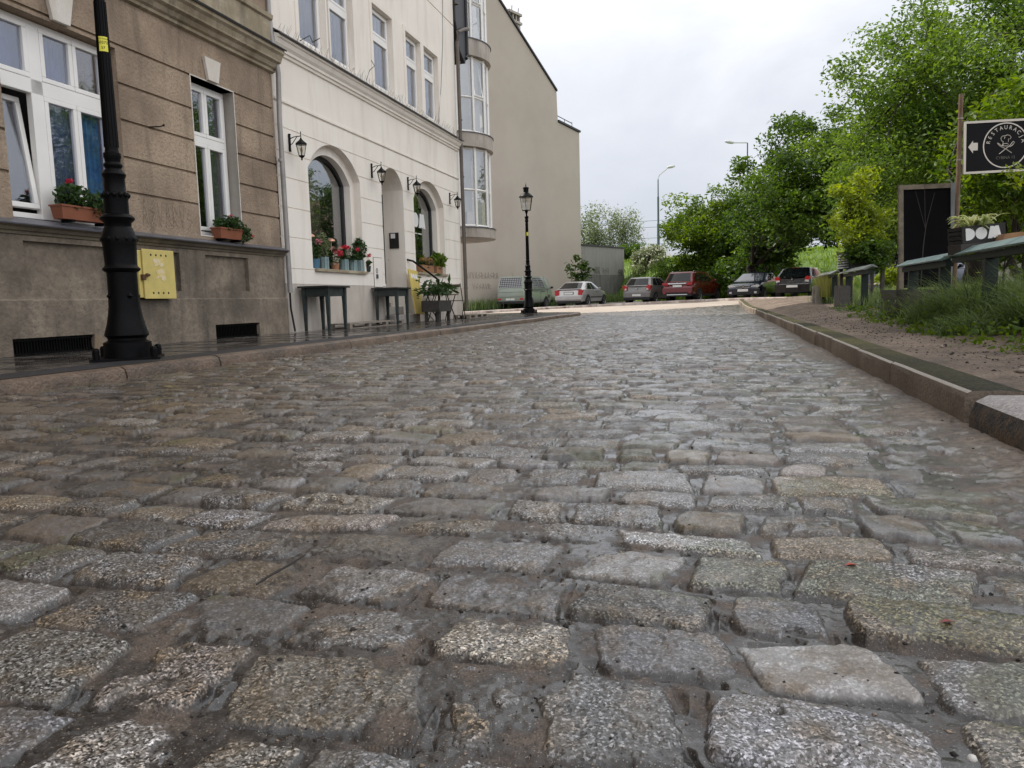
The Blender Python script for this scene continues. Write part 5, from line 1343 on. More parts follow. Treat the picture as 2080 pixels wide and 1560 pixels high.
# plain front door glass on the right side of the van is part of its side panels; the driver's quarter sits ahead of the grilles
silver = paint('silver_paint', (.50, .48, .47), .3, .5)
car('parked_car', 'silver three-door hatchback with rear spoiler parked just right of the green van', (3.28, 42.4, .11), RAD(27), dict(
    L=4.11, W=1.71, H=1.42, belt=.93, paint=silver, wr=.315, axles=(.78, 3.38), bul=.12, handm=M_carblack, handles=(2.05,),
    st=[(-.02, .34, .62, .86), (.0, .26, .66, .93), (.06, .24, .90, .97), (.22, .24, .965, .985), (.7, .22, .96, 1.0), (2.9, .22, .955, 1.0), (3.6, .24, .86, .975), (3.95, .28, .74, .90), (4.08, .34, .64, .76), (4.11, .40, .58, .62)],
    gh=(.12, .95, 3.02, 2.02, .93, .70), side=[(.20, .47, .055, -.02), (.50, .88, -.005, -.12)], rgw=.86,
    parts=[('tail_light', M_red, [(-.035, .16, [(.56, .66), (.80, .64), (.83, .90), (.60, .93)]), (-.035, .16, [(-.56, .66), (-.80, .64), (-.83, .90), (-.60, .93)])]),
           ('number_plate', M_plate, [((-.26, -.02, .69), (.26, .04, .80))]), ('plate_surround', M_carblack, [((-.29, -.012, .665), (.29, .05, .825))]), ('bumper', silver, [((-.80, -.085, .40), (.80, .12, .60))]),
           ('spoiler', silver, [(.02, .26, [(-.74, .955), (.74, .955), (.70, 1.005), (-.70, 1.005)])]), ('side_strip', M_carblack, mir2((.845, 1.2, .50), (.868, 2.95, .56))), ('rear_valance', M_carblack, [((-.72, -.05, .20), (.72, .3, .34))]),
           ('headlight', M_clear, mir2((.45, 3.92, .56), (.72, 4.04, .70)))]))
taupe = paint('taupe_paint', (.19, .178, .168), .3, .4)
car('parked_car', 'taupe small hatchback between the grey garden wall and the red off-roader', (7.18, 43.1, .19), RAD(32), dict(
    L=4.03, W=1.71, H=1.49, belt=.98, paint=taupe, wr=.31, axles=(.70, 3.27), bul=.14,
    st=[(-.02, .36, .64, .88), (.0, .27, .70, .95), (.07, .25, .96, .98), (.3, .24, 1.0, .99), (.8, .22, 1.0, 1.0), (2.9, .22, .97, 1.0), (3.5, .24, .90, .97), (3.85, .28, .78, .90), (4.03, .36, .62, .68)],
    gh=(.08, .55, 3.10, 2.15, .94, .72), side=[(.12, .33, .05, -.005), (.36, .60, 0, -.015), (.62, .86, 0, -.10)],
    parts=[('tail_light', M_red, [(-.05, .2, [(.56, .78), (.80, .74), (.86, 1.0), (.72, 1.05), (.58, .96)]), (-.05, .2, [(-.56, .78), (-.80, .74), (-.86, 1.0), (-.72, 1.05), (-.58, .96)])]),
           ('reversing_light', M_clear, [(-.055, .0, [(.58, .76), (.72, .74), (.70, .86), (.60, .87)]), (-.055, .0, [(-.58, .76), (-.72, .74), (-.70, .86), (-.60, .87)])]),
           ('number_plate', M_plate, [((-.26, -.055, .42), (.26, .02, .53))]), ('bumper', taupe, [((-.80, -.05, .36), (.80, .12, .62))]), ('rear_valance', M_carblack, [((-.78, -.06, .20), (.78, .2, .355))]),
           ('emblem', M_chrome, [diamond(-.075, -.02, .86, .05)]), ('headlight', M_clear, mir2((.5, 3.75, .66), (.76, 3.9, .84)))]))
redp = paint('deep_red_paint', (.15, .006, .008), .25, .2)
car('parked_car', 'deep red off-road car with roof rails, tallest of the parked cars', (9.2, 41.8, .23), RAD(36), dict(
    L=4.68, W=1.80, H=1.66, belt=1.08, paint=redp, wr=.355, axles=(.92, 3.60), bul=.10,
    st=[(-.02, .46, .74, .88), (.0, .36, .78, .94), (.08, .33, 1.04, .975), (.3, .32, 1.09, .99), (.9, .30, 1.09, 1.0), (3.4, .30, 1.06, 1.0), (4.1, .32, 1.0, .97), (4.5, .36, .88, .89), (4.66, .44, .74, .72)],
    gh=(.10, .50, 3.60, 2.55, .95, .76), side=[(.06, .22, .04, -.005), (.25, .52, 0, -.01), (.545, .84, 0, -.09)], rgv=.08,
    parts=[('tail_light', M_red, [(-.05, .25, [(.52, .90), (.86, .92), (.88, 1.06), (.56, 1.03)]), (-.05, .25, [(-.52, .90), (-.86, .92), (-.88, 1.06), (-.56, 1.03)])]),
           ('chrome_bar', M_chrome, [(-.07, .02, [(-.50, .96), (.50, .96), (.56, 1.02), (.46, 1.03), (-.46, 1.03), (-.56, 1.02)])]), ('number_plate', M_plate, [((-.26, -.055, .80), (.26, .02, .92))]),
           ('bumper', redp, [((-.86, -.07, .52), (.86, .15, .76))]), ('lower_bumper', M_carblack, [((-.84, -.085, .30), (.84, .2, .515))]), ('skid_strip', M_chrome, [((-.60, -.10, .37), (.60, 0, .42))]), ('reflector', M_red, mir2((.68, -.10, .46), (.82, 0, .52))),
           ('emblem', M_chrome, [(-.065, -.02, [(0, 1.0), (.022, 1.035), (0, 1.07), (-.022, 1.035)])]), ('roof_rail', M_chrome, mir2((.60, .75, 1.655), (.635, 2.7, 1.70))), ('headlight', M_clear, mir2((.5, 4.4, .8), (.8, 4.56, .94))),
           ('side_sill', M_carblack, mir2((.88, 1.35, .30), (.915, 3.15, .42)))]))
navy = paint('navy_paint', (.010, .014, .030), .22, .3)
hd = RAD(213)
def fwd(x, y, L, h): return (x-math.sin(h)*L, y-math.cos(h)*L)
fx, fy = fwd(11.72, 38.3, 4.13, hd)
car('parked_car', 'dark navy hatchback facing the camera with pale headlights and split grille', (fx, fy, .265), hd, dict(
    L=4.13, W=1.70, H=1.42, belt=.93, paint=navy, wr=.30, axles=(.80, 3.30), bul=.12,
    st=[(-.02, .36, .7, .86), (.0, .27, .86, .95), (.2, .24, .95, .98), (.8, .22, .955, 1.0), (2.9, .22, .945, 1.0), (3.45, .23, .87, .985), (3.85, .24, .79, .95), (4.02, .26, .72, .90), (4.11, .30, .62, .84), (4.13, .34, .52, .80)],
    gh=(.12, .65, 3.12, 2.12, .94, .70), side=[(.14, .38, .05, -.005), (.41, .62, 0, -.015), (.64, .88, 0, -.11)],
    parts=[('headlight', M_clear, [(3.93, 4.09, [(.36, .60), (.74, .62), (.80, .70), (.72, .745), (.40, .69)]), (3.93, 4.09, [(-.36, .60), (-.74, .62), (-.80, .70), (-.72, .745), (-.40, .69)])]),
           ('grille', M_carblack, [(4.0, 4.135, [(.05, .60), (.33, .61), (.35, .68), (.05, .70)]), (4.0, 4.135, [(-.05, .60), (-.33, .61), (-.35, .68), (-.05, .70)])]),
           ('grille_trim', M_chrome, [(4.05, 4.142, [(.04, .585), (.33, .595), (.33, .612), (.05, .604)]), (4.05, 4.142, [(-.04, .585), (-.33, .595), (-.33, .612), (-.05, .604)]), (4.05, 4.142, [(.05, .70), (.36, .68), (.36, .694), (.05, .716)]), (4.05, 4.142, [(-.05, .70), (-.36, .68), (-.36, .694), (-.05, .716)])]),
           ('emblem', M_chrome, [diamond(4.1, 4.15, .655, .062)]), ('number_plate', M_plate, [((-.26, 4.10, .42), (.26, 4.20, .53))]), ('bumper', navy, [((-.78, 4.0, .26), (.78, 4.165, .56))]),
           ('lower_intake', M_carblack, [((-.5, 4.1, .27), (.5, 4.17, .38))]), ('fog_light', M_clear, mir2((.56, 4.13, .32), (.68, 4.175, .41))), ('wiper', M_carblack, [((-.6, 3.10, .965), (.5, 3.14, .985))]), ('tail_light', M_red, mir2((.5, -.03, .7), (.8, .1, .9)))]))
blackp = paint('black_paint', (.007, .007, .009), .22, .2)
cb_ = car('parked_car', 'black small hatchback rearmost on the right beside the farthest fence section', (13.6, 36.7, .30), RAD(35), dict(
    L=3.99, W=1.71, H=1.49, belt=.98, paint=blackp, wr=.31, axles=(.70, 3.27), bul=.14,
    st=[(-.02, .36, .64, .88), (.0, .27, .70, .95), (.07, .25, .96, .98), (.3, .24, 1.0, .99), (.8, .22, 1.0, 1.0), (2.9, .22, .97, 1.0), (3.5, .24, .90, .97), (3.85, .28, .78, .90), (3.99, .36, .62, .68)],
    gh=(.08, .60, 3.10, 2.15, .94, .72), side=[(.12, .33, .05, -.005), (.36, .60, 0, -.015), (.62, .86, 0, -.10)],
    parts=[('tail_light', M_red, [(-.05, .2, [(.58, .86), (.78, .84), (.84, 1.0), (.70, 1.04), (.60, 1.0)]), (-.05, .2, [(-.58, .86), (-.78, .84), (-.84, 1.0), (-.70, 1.04), (-.60, 1.0)])]),
           ('reversing_light', M_clear, [(-.055, .0, [(.58, .78), (.76, .75), (.77, .85), (.60, .87)]), (-.055, .0, [(-.58, .78), (-.76, .75), (-.77, .85), (-.60, .87)])]), ('brake_light', M_red, [((-.16, .48, 1.435), (.16, .56, 1.46))]),
           ('number_plate', M_plate, [((-.26, -.09, .51), (.26, .02, .62))]), ('bumper', blackp, [((-.82, -.08, .30), (.82, .12, .66))]), ('bumper_trim', M_chrome, [((-.60, -.085, .665), (.75, .1, .675))]),
           ('emblem', M_chrome, [diamond(-.09, -.02, .90, .06)]), ('headlight', M_clear, mir2((.5, 3.7, .66), (.76, 3.87, .84)))]))
q = MB(); text_mb(q, 'CLIO', .085, Matrix.Translation((0, -.06, .79)) @ XZm, .004, 1.5); q.build('model_letters', M_chrome, cb_, local=True)
bluep = paint('dark_blue_paint', (.03, .045, .085), .3, .3)
car('parked_car', 'dark blue car glimpsed behind the slim yellow tree and the blackboard', (13.3, 27.6, .26), RAD(75), dict(
    L=4.3, W=1.75, H=1.60, belt=1.0, paint=bluep, wr=.31, axles=(.8, 3.4), bul=.1,
    st=[(-.02, .36, .7, .88), (.05, .25, .98, .97), (.4, .24, 1.02, .99), (3.0, .22, 1.0, 1.0), (3.8, .25, .88, .95), (4.25, .36, .66, .75)],
    gh=(.10, .5, 3.3, 2.3, .94, .76), side=[(.08, .34, .05, -.005), (.37, .60, 0, -.015), (.62, .86, 0, -.10)],
    parts=[('tail_light', M_red, mir2((.6, -.04, .8), (.82, .15, 1.0))), ('number_plate', M_plate, [((-.26, -.055, .5), (.26, .02, .61))])]), group='vehicles parked beyond the verge')
tealp = paint('white_paint', (.62, .62, .60), .35, .0)
car('parked_car', 'white car mostly hidden by grass behind the nearest teal capped fence', (13.0, 19.8, .22), RAD(95), dict(
    L=4.3, W=1.75, H=1.45, belt=.95, paint=tealp, wr=.31, axles=(.8, 3.4), bul=.1,
    st=[(-.02, .36, .7, .88), (.05, .25, .93, .97), (.4, .24, .97, .99), (3.0, .22, .96, 1.0), (3.8, .25, .84, .95), (4.25, .36, .62, .75)],
    gh=(.15, .7, 3.2, 2.2, .94, .74), side=[(.10, .34, .05, -.005), (.37, .60, 0, -.015), (.62, .86, 0, -.10)],
    parts=[('tail_light', M_red, mir2((.6, -.04, .8), (.82, .15, .95))), ('side_strip', mat('teal_strip', (.05, .2, .16), .5), mir2((.86, .9, .5), (.885, 3.3, .62)))]), group='vehicles parked beyond the verge')
# ================================================================== VEGETATION
M_bark = mat('dark_bark', (.045, .036, .028), .9, var=.4, scale=6, bmp=.5, bscale=20)
LM = dict(
    lime=leaf_mat('lime_leaves', (.042, .092, .015), (.135, .21, .038), .46),
    dark=leaf_mat('deep_green_leaves', (.024, .055, .010), (.085, .15, .022), .42),
    mid=leaf_mat('fresh_green_leaves', (.038, .082, .011), (.13, .195, .027), .45),
    grey=leaf_mat('grey_green_leaves', (.09, .12, .05), (.20, .24, .12), .35),
    yellow=leaf_mat('yellow_green_leaves', (.11, .165, .018), (.25, .31, .04), .42),
    pot=leaf_mat('pot_plant_leaves', (.018, .042, .012), (.05, .095, .022), .25),
    hosta=leaf_mat('variegated_leaves', (.10, .17, .03), (.55, .55, .30), .35),
    red=leaf_mat('red_petals', (.45, .015, .03), (.60, .06, .08), .2),
    pink=leaf_mat('pink_petals', (.50, .10, .16), (.62, .25, .28), .2),
    white=leaf_mat('white_petals', (.50, .48, .38), (.65, .62, .52), .2),
    violet=leaf_mat('pansy_petals', (.06, .03, .08), (.45, .30, .04), .2),
    tall=leaf_mat('tall_grass_blades', (.020, .045, .012), (.17, .235, .085), .4),
    sunny=leaf_mat('pale_grass_blades', (.16, .19, .04), (.38, .38, .14), .45),
    bankg=leaf_mat('bank_grass_blades', (.07, .13, .014), (.16, .25, .03), .45))

def leaves(name, m, C, sz, parent=None, rg=None, up=.35, asp=.8, val=None):
    """one small folded leaf per centre"""
    rg = rg or rng; n = len(C); C = np.asarray(C)
    a = rg.normal(size=(n, 3)); a[:, 2] *= .7; a /= np.linalg.norm(a, axis=1)[:, None]
    nn = rg.normal(size=(n, 3)); nn[:, 2] += up*3; b = np.cross(nn, a); b /= np.linalg.norm(b, axis=1)[:, None]+1e-9
    nrm = np.cross(a, b)
    s = (sz*rg.uniform(.6, 1.3, n))[:, None]; w = s*asp
    tip = C+a*s; base = C-a*s*.8; l = C+b*w*.5+nrm*s*.14; r = C-b*w*.5+nrm*s*.14
    V = np.stack([base, l, tip, r], 1).reshape(-1, 3)
    k = np.arange(n)*4
    F = np.concatenate([np.stack([k, k+1, k+2], 1), np.stack([k, k+2, k+3], 1)])
    v = np.clip(rg.random(n)*.8+(val if val is not None else .1), 0, 1)
    I = np.array(wm(parent).inverted()) if parent else np.eye(4)
    V = V @ I[:3, :3].T+I[:3, 3]
    return np_mesh(name, V, F, m, parent, attrs=dict(leaf=np.repeat(v, 4)))

def limb_path(a, b, rg, bow=.12, n=5):
    a = Vector(a); b = Vector(b); L = (b-a).length
    off = Vector(rg.normal(size=3))*L*bow; off.z = abs(off.z)
    return [a.lerp(b, t)+off*math.sin(math.pi*t)*.6+Vector(rg.normal(size=3))*L*.018*(0 < t < 1) for t in [i/n for i in range(n+1)]]

def tree(name, label, cat, base, crown, rad, nleaf, lsz, m, seed, ncl=120, stems=1, tr=.2, fork=.3, group=None, flat=.75, spread=.5, crad=.2, shell=.45, zmin=-1.0, bark=None, twigs=True):
    rg = np.random.default_rng(seed); base = Vector(base); crown = Vector(crown); rad = Vector(rad)
    t = thing(name, label, cat, base, 0, group)
    # cluster centres fill the crown unevenly
    cl = []
    while len(cl) < ncl:
        d = rg.normal(size=3); d /= np.linalg.norm(d); r = rg.random()**shell
        if d[2]*r < zmin: continue
        if vn(np.array(d[0]*2.2+seed), np.array(d[1]*2.2+d[2]*1.7), seed) < .22 and r > .6: continue
        r *= .86+.22*float(vn(np.array(d[0]*3+7.), np.array(d[2]*3+d[1]*2), seed+5))
        cl.append(crown+Vector((d[0]*r*rad.x, d[1]*r*rad.y, d[2]*r*rad.z)))
    mb = MB(); hubs = []
    top = crown.z-base.z
    for si in range(stems):
        b0 = base+Vector((rg.uniform(-.3, .3), rg.uniform(-.3, .3), 0))*(stems > 1)
        f = b0+Vector((rg.normal()*.08*top, rg.normal()*.08*top, top*fork))
        if stems == 1: f = b0.lerp(Vector((crown.x, crown.y, b0.z)), .25)+Vector((0, 0, top*fork))
        mb.tube([b0-Vector((0, 0, .15)), b0.lerp(f, .5)+Vector((rg.normal(), rg.normal(), 0))*.03*top, f], [tr*1.25, tr, tr*.85], 9)
        nl = 6 if stems == 1 else 3
        for i in range(nl):
            a = 2*math.pi*(i+rg.random()*.7)/nl
            e = crown+Vector((math.cos(a)*rad.x*spread, math.sin(a)*rad.y*spread, rad.z*rg.uniform(-.15, .6)))
            p = limb_path(f, e, rg, .1)
            mb.tube(p, [tr*.62*(1-.75*k/len(p)) for k in range(len(p))], 7); hubs += [(p[k], tr*.62*(1-.75*k/len(p))) for k in range(1, len(p))]
        hubs.append((f, tr*.6))
    for c in cl:
        h, hr = min(hubs, key=lambda q: (q[0]-c).length)
        p = limb_path(h, c, rg, .08, 4); r0 = min(hr*.5, .022*math.sqrt((c-h).length)+.006)
        mb.tube(p, [max(.004, r0*(1-.8*k/4)) for k in range(5)], 4)
    mb.build('trunk', bark or M_bark, t, smooth=60)
    per = nleaf//ncl; R_ = max(rad)*crad
    Cs = []; vals = []
    for c in cl:
        k = int(per*rg.uniform(.5, 1.5)); g = np.clip(rg.normal(size=(k, 3)), -1.7, 1.7)*np.array([R_, R_, R_*flat])*.62*rg.uniform(.7, 1.25)
        Cs.append(g+np.array(c)); vals.append(np.full(k, rg.uniform(-.22, .38)))
    leaves('crown', m, np.concatenate(Cs), lsz, t, rg, val=np.concatenate(vals))
    return t

tree('lime_tree', 'large sunlit broadleaf tree filling the upper right behind the restaurant sign', 'tree', (13.4, 22.3, .3), (13.3, 22, 5.0), (4.7, 4.4, 4.1), 95000, .076, LM['lime'], 21, ncl=330, tr=.26, fork=.35, crad=.125, shell=.5, zmin=-.62)
tree('maple_tree', 'dark green broadleaf tree left of the large sunlit tree, behind the black hatchback', 'tree', (13.9, 42.5, .6), (15.4, 38.5, 5.3), (4.3, 3.8, 4.5), 42000, .13, LM['dark'], 22, ncl=190, stems=3, tr=.15, crad=.145, shell=.5, zmin=-.48)
tree('maple_tree', 'spreading green tree with arching boughs above the red off-roader', 'tree', (13.6, 51.5, 1.6), (13.4, 50, 4.3), (3.5, 3.2, 3.2), 30000, .14, LM['mid'], 23, ncl=170, stems=4, tr=.11, fork=.25, crad=.17, shell=.5)
tree('maple_tree', 'dark dense tree between the arching tree and the black hatchback', 'tree', (15.6, 48.5, 1.6), (15.4, 47.5, 3.9), (2.8, 2.6, 3.6), 22000, .15, LM['dark'], 24, ncl=130, stems=3, tr=.12, crad=.19)
tree('maple_tree', 'young dark leafy tree right behind the navy and black hatchbacks', 'tree', (14.7, 43.2, .5), (14.6, 42.6, 3.5), (1.6, 1.2, 1.7), 8500, .13, LM['dark'], 51, ncl=70, stems=2, tr=.05, crad=.24, zmin=-.9)
tree('maple_tree', 'shadowy tree filling the gap behind the large sunlit tree at the right edge', 'tree', (24, 36, 1.5), (23.5, 35, 5.4), (5.6, 4, 5.2), 26000, .17, LM['dark'], 25, ncl=170, stems=2, tr=.2, crad=.16)
tree('maple_tree', 'low leafy tree right of the blackboard behind the twiggy planter', 'tree', (11.6, 17.6, .3), (11.5, 17.5, 3.1), (2.0, 1.8, 2.2), 14000, .09, LM['mid'], 26, ncl=110, stems=2, tr=.1, crad=.18)
tree('maple_tree', 'green understorey tree behind the slim yellow tree, below the large crown', 'tree', (13.9, 27.5, .4), (13.6, 27.3, 3.7), (2.3, 2.2, 2.2), 13000, .10, LM['lime'], 27, ncl=100, stems=3, tr=.08, crad=.19)
tree('flowering_shrub', 'rounded shrub dotted with creamy white blossom on the grass behind the taupe hatchback', 'shrub', (11.3, 60, 1.6), (11.3, 60, 2.9), (1.6, 1.5, 1.6), 9000, .12, LM['grey'], 28, ncl=80, stems=4, tr=.05, crad=.24, zmin=-.9)
fs_ = [o for o in bpy.data.objects if o.name.startswith('flowering_shrub')][0]
rgf = np.random.default_rng(3); d_ = rgf.normal(size=(420, 3)); d_ /= np.linalg.norm(d_, axis=1)[:, None]; d_[:, 2] = np.abs(d_[:, 2])
leaves('blossom', LM['white'], np.array([11.3, 60, 2.9])+d_*np.array([1.75, 1.65, 1.7])*rgf.uniform(.85, 1.05, (420, 1)), .11, fs_, rgf)
tree('hedge_shrub', 'low yellow green shrub in front of the arching tree, above the red off-roader', 'shrub', (11.4, 50.5, .6), (11.5, 51, 1.6), (2.0, 1.4, 1.5), 8000, .12, LM['lime'], 29, ncl=70, stems=3, tr=.04, crad=.25, zmin=-.9)
tree('hedge_shrub', 'dark shrub filling the shade behind the navy hatchback', 'shrub', (14.0, 45.2, .5), (14.0, 45.2, 1.55), (2.3, 1.2, 1.75), 8000, .14, LM['dark'], 30, ncl=70, stems=3, tr=.04, crad=.25, zmin=-.9)
tree('hedge_shrub', 'dark shrub at the end of the grey garden wall beside the pale blossom', 'shrub', (11.4, 71, 2.6), (11.2, 70.5, 4.0), (1.5, 1.3, 1.5), 5000, .14, LM['dark'], 31, ncl=50, stems=2, tr=.05, crad=.26, zmin=-.9)
tree('willow_tree', 'thin upright willow beside the gable corner, left of the other willow', 'tree', (8.0, 76, 2.8), (8.4, 76, 6.0), (2.2, 1.8, 3.6), 7000, .13, LM['grey'], 32, ncl=120, stems=4, tr=.05, crad=.17, fork=.2, flat=1.5)
tree('willow_tree', 'thin upright willow with airy grey green crown above the garden wall', 'tree', (11.3, 76, 2.8), (11.4, 76, 6.4), (2.0, 1.7, 3.0), 5200, .12, LM['grey'], 33, ncl=120, stems=4, tr=.05, crad=.16, fork=.25, flat=1.5)
tree('sapling', 'spindly dark sapling growing against the foot of the gable by the silver car', 'sapling', (4.2, 50.0, .1), (4.45, 50.2, 2.3), (.85, .6, 1.3), 420, .17, LM['dark'], 34, ncl=22, stems=2, tr=.03, crad=.22, fork=.3)
tree('slim_tree', 'slim yellow green young tree in a dark planter, left of the blackboard', 'tree', (7.0, 15.4, 1.28), (7.0, 15.4, 2.03), (.58, .5, .90), 5200, .052, LM['yellow'], 35, ncl=70, tr=.02, fork=.5, crad=.20, shell=.6)
tree('planter_shrub', 'dark untidy shrub at the foot of the slim yellow tree', 'shrub', (7.0, 15.2, 1.3), (7.05, 15.12, 1.22), (.46, .34, .40), 3400, .05, LM['dark'], 36, ncl=46, stems=2, tr=.012, crad=.28)
tree('hedge_shrub', 'small yellow leaved shrub under the dark blue car beside the fence post', 'shrub', (9.4, 18.5, .2), (9.4, 18.5, .75), (.6, .4, .5), 2500, .055, LM['yellow'], 37, ncl=40, stems=3, tr=.012, crad=.26)
dpl = thing('planter_box', 'dark square planter with pale slatted side holding the slim yellow tree', 'planter', (7.05, 15.35, .25))
q = MB(); q.box((6.72, 15.1, .98), (7.45, 15.65, 1.28)); q.box((6.70, 15.08, 1.28), (7.47, 15.67, 1.32)); q.build('box', bpy.data.materials['black_stained_wood'], dpl)
for x in (6.74, 7.37):
    for y in (15.12, 15.57):
        q = MB(); q.box((x, y, .2), (x+.06, y+.06, .979)); q.build('leg', M_dwood, dpl)
for k in range(6):
    q = MB(); q.box((6.69, 15.12, .99+k*.05), (6.715, 15.6, 1.02+k*.05)); q.build('side_slat', M_gwood, dpl)

# ---- pot plants
def pot_plant(name, label, cat, M, draw, foliage, group=None):
    base = M @ Vector((0, 0, 0)); t = thing(name, label, cat, base, 0, group); draw(t, M)
    for i, (nm, m, c, r, n, sz) in enumerate(foliage):
        rg = np.random.default_rng(hash_(label)+i)
        d = rg.normal(size=(n, 3)); d /= np.linalg.norm(d, axis=1)[:, None]; d *= rg.random((n, 1))**.45
        P_ = np.array(c)+d*np.array(r)
        M4 = np.array(M); P_ = P_ @ M4[:3, :3].T+M4[:3, 3]
        leaves(nm, LM[m], P_, sz, t, rg, up=.2)
        if nm == 'foliage':
            st = MB()
            for k in range(7): st.tube([M @ Vector((c[0]*.6+rg.normal()*.03, c[1]*.6, .05)), M @ Vector((c[0]+rg.uniform(-.7, .7)*r[0], c[1]+rg.uniform(-.7, .7)*r[1], c[2]+r[2]*.5))], .004, 4)
            st.build('stem', M_dwood, t)
    return t
def hash_(s_): return sum(ord(c)*(i+1) for i, c in enumerate(s_)) % 100003
M_terra = mat('terracotta_plastic', (.26, .085, .04), .6, var=.2, scale=5)
def trough(L, m=M_terra):
    def f(t, M):
        q = MB(); q.add([(-L/2+.02, -.06, 0), (L/2-.02, -.06, 0), (L/2-.02, .06, 0), (-L/2+.02, .06, 0), (-L/2, -.08, .14), (L/2, -.08, .14), (L/2, .08, .14), (-L/2, .08, .14)], [(0, 1, 2, 3), (0, 1, 5, 4), (1, 2, 6, 5), (2, 3, 7, 6), (3, 0, 4, 7)], M)
        q.frame(-L/2-.008, L/2+.008, -.088, .088, .014, .128, .145, M @ XZ); q.box((-L/2+.01, -.07, .11), (L/2-.01, .07, .12), M); q.build('trough', m, t)
        for x in (-L*.32, L*.32):
            q = MB(); q.box((x-.02, -.06, -.03), (x+.02, .09, -.002), M); q.build('bracket', M_iron, t)
    return f
def FT(s, out, z): return T @ Matrix.Translation((s, out, z))
pot_plant('flower_box', 'terracotta trough of red geraniums on the wide window ledge behind the near street lamp', 'flower box', FT(6.80, .06, 1.50), trough(.70),
    [('foliage', 'pot', (-.12, 0, .24), (.22, .13, .15), 420, .042), ('foliage', 'pot', (.22, .04, .17), (.24, .15, .15), 420, .042), ('geranium_bloom', 'red', (-.17, .02, .40), (.035, .035, .03), 46, .02), ('geranium_bloom', 'red', (.42, .10, .10), (.035, .035, .035), 40, .02), ('geranium_bloom', 'red', (.33, .12, -.0), (.04, .03, .05), 40, .02), ('geranium_bloom', 'red', (.34, .02, .33), (.025, .025, .025), 20, .018)], 'flower boxes on the brown townhouse')
pot_plant('flower_box', 'terracotta trough with bushy green geranium on the narrow window ledge', 'flower box', FT(9.28, .06, 1.485), trough(.50),
    [('foliage', 'pot', (.05, .0, .20), (.30, .15, .13), 520, .04), ('foliage', 'pot', (.33, .06, .09), (.12, .10, .13), 160, .038), ('geranium_bloom', 'red', (.06, .03, .33), (.03, .03, .02), 18, .016), ('geranium_bloom', 'red', (.47, .09, .07), (.02, .02, .02), 14, .016)], 'flower boxes on the brown townhouse')
def round_pot(r, h, m, slats=False):
    def f(t, M):
        q = MB(); q.lathe([(r*.8, 0), (r, h), (r*.9, h), (r*.88, h-.02)], 14, M)
        q.build('pot', m, t, smooth=40)
        if slats:
            for i in range(10):
                a = i*math.pi/5; s_ = MB(); s_.box((-.022, r*.93, 0), (.022, r*1.03, h+.015), M @ Matrix.Rotation(a, 4, 'Z')); s_.build('slat', M_pslat, t)
    return f
M_pslat = mat('pale_teal_slats', (.24, .33, .33), .7, var=.35, scale=9)
M_pblue = mat('blue_glaze', (.07, .17, .26), .4)
M_pgrey = mat('grey_slats', (.30, .28, .26), .7, var=.3)
M_porange = mat('orange_pot', (.38, .18, .09), .6)
z1 = 1.17
gp = 'flower pots on the larger arched window sill'
def mk(s, out, lab, dr, fol): pot_plant('flower_pot', lab, 'flower pot', FT(s, out, z1), dr, fol, gp)
mk(11.90, -.10, 'blue glazed pot with pinkish flowers at the left end of the arched window sill', round_pot(.085, .17, M_pblue), [('foliage', 'pot', (0, 0, .32), (.13, .12, .20), 320, .04), ('bloom', 'pink', (0, .08, .46), (.10, .06, .05), 60, .022)])
mk(12.18, -.09, 'teal slatted pot with tall pale variegated foliage on the arched window sill', round_pot(.085, .20, M_pslat, True), [('foliage', 'grey', (0, 0, .42), (.16, .12, .22), 420, .032)])
mk(12.60, -.10, 'orange pot with crimson flowers in the middle of the arched window sill', round_pot(.08, .13, M_porange), [('foliage', 'pot', (0, 0, .22), (.14, .12, .14), 260, .036), ('bloom', 'red', (.0, .08, .30), (.12, .08, .06), 160, .026), ('bloom', 'white', (-.10, .08, .20), (.09, .05, .14), 110, .02)])
mk(12.90, -.08, 'teal slatted pot with red and white blooms right of the orange pot', round_pot(.085, .19, M_pslat, True), [('foliage', 'pot', (0, 0, .28), (.15, .12, .12), 240, .036), ('bloom', 'red', (-.06, .08, .42), (.13, .08, .04), 130, .026), ('bloom', 'white', (.05, .08, .33), (.10, .06, .08), 120, .02)])
mk(13.25, -.08, 'grey slatted pot with one bright red bloom on dark leaves', round_pot(.085, .19, M_pgrey, True), [('foliage', 'pot', (0, 0, .28), (.17, .13, .15), 380, .04), ('bloom', 'red', (.0, .11, .40), (.06, .04, .035), 60, .024)])
mk(13.50, -.06, 'grey slatted pot with spiky dark plant near the right end of the sill', round_pot(.085, .20, M_pgrey, True), [('foliage', 'pot', (.03, 0, .42), (.17, .12, .24), 330, .055), ('bloom', 'white', (-.03, .08, .40), (.08, .06, .08), 60, .018)])
mk(13.72, .0, 'small pot with single pinkish red geranium at the right end of the sill', round_pot(.065, .11, M_dgreen), [('foliage', 'pot', (0, 0, .17), (.10, .09, .06), 150, .034), ('bloom', 'red', (.02, .03, .32), (.05, .05, .04), 50, .022)])
gp2 = 'planters on the smaller arched window sill'
def crate(L, m):
    def f(t, M):
        q = MB(); q.box((-L/2, -.09, 0), (L/2, -.07, .17), M); q.box((-L/2, .07, 0), (L/2, .09, .17), M); q.box((-L/2, -.07, 0), (-L/2+.018, .07, .17), M); q.box((L/2-.018, -.07, 0), (L/2, .07, .17), M); q.box((-L/2+.02, -.068, 0), (L/2-.02, .068, .14), M); q.build('crate', m, t)
        q = MB(); q.box((-.06, .0905, .10), (.06, .0915, .125), M); q.build('hand_hole', M_black, t)
    return f
M_cr1 = mat('warm_wood_crate', (.34, .17, .08), .65, var=.3, scale=8)
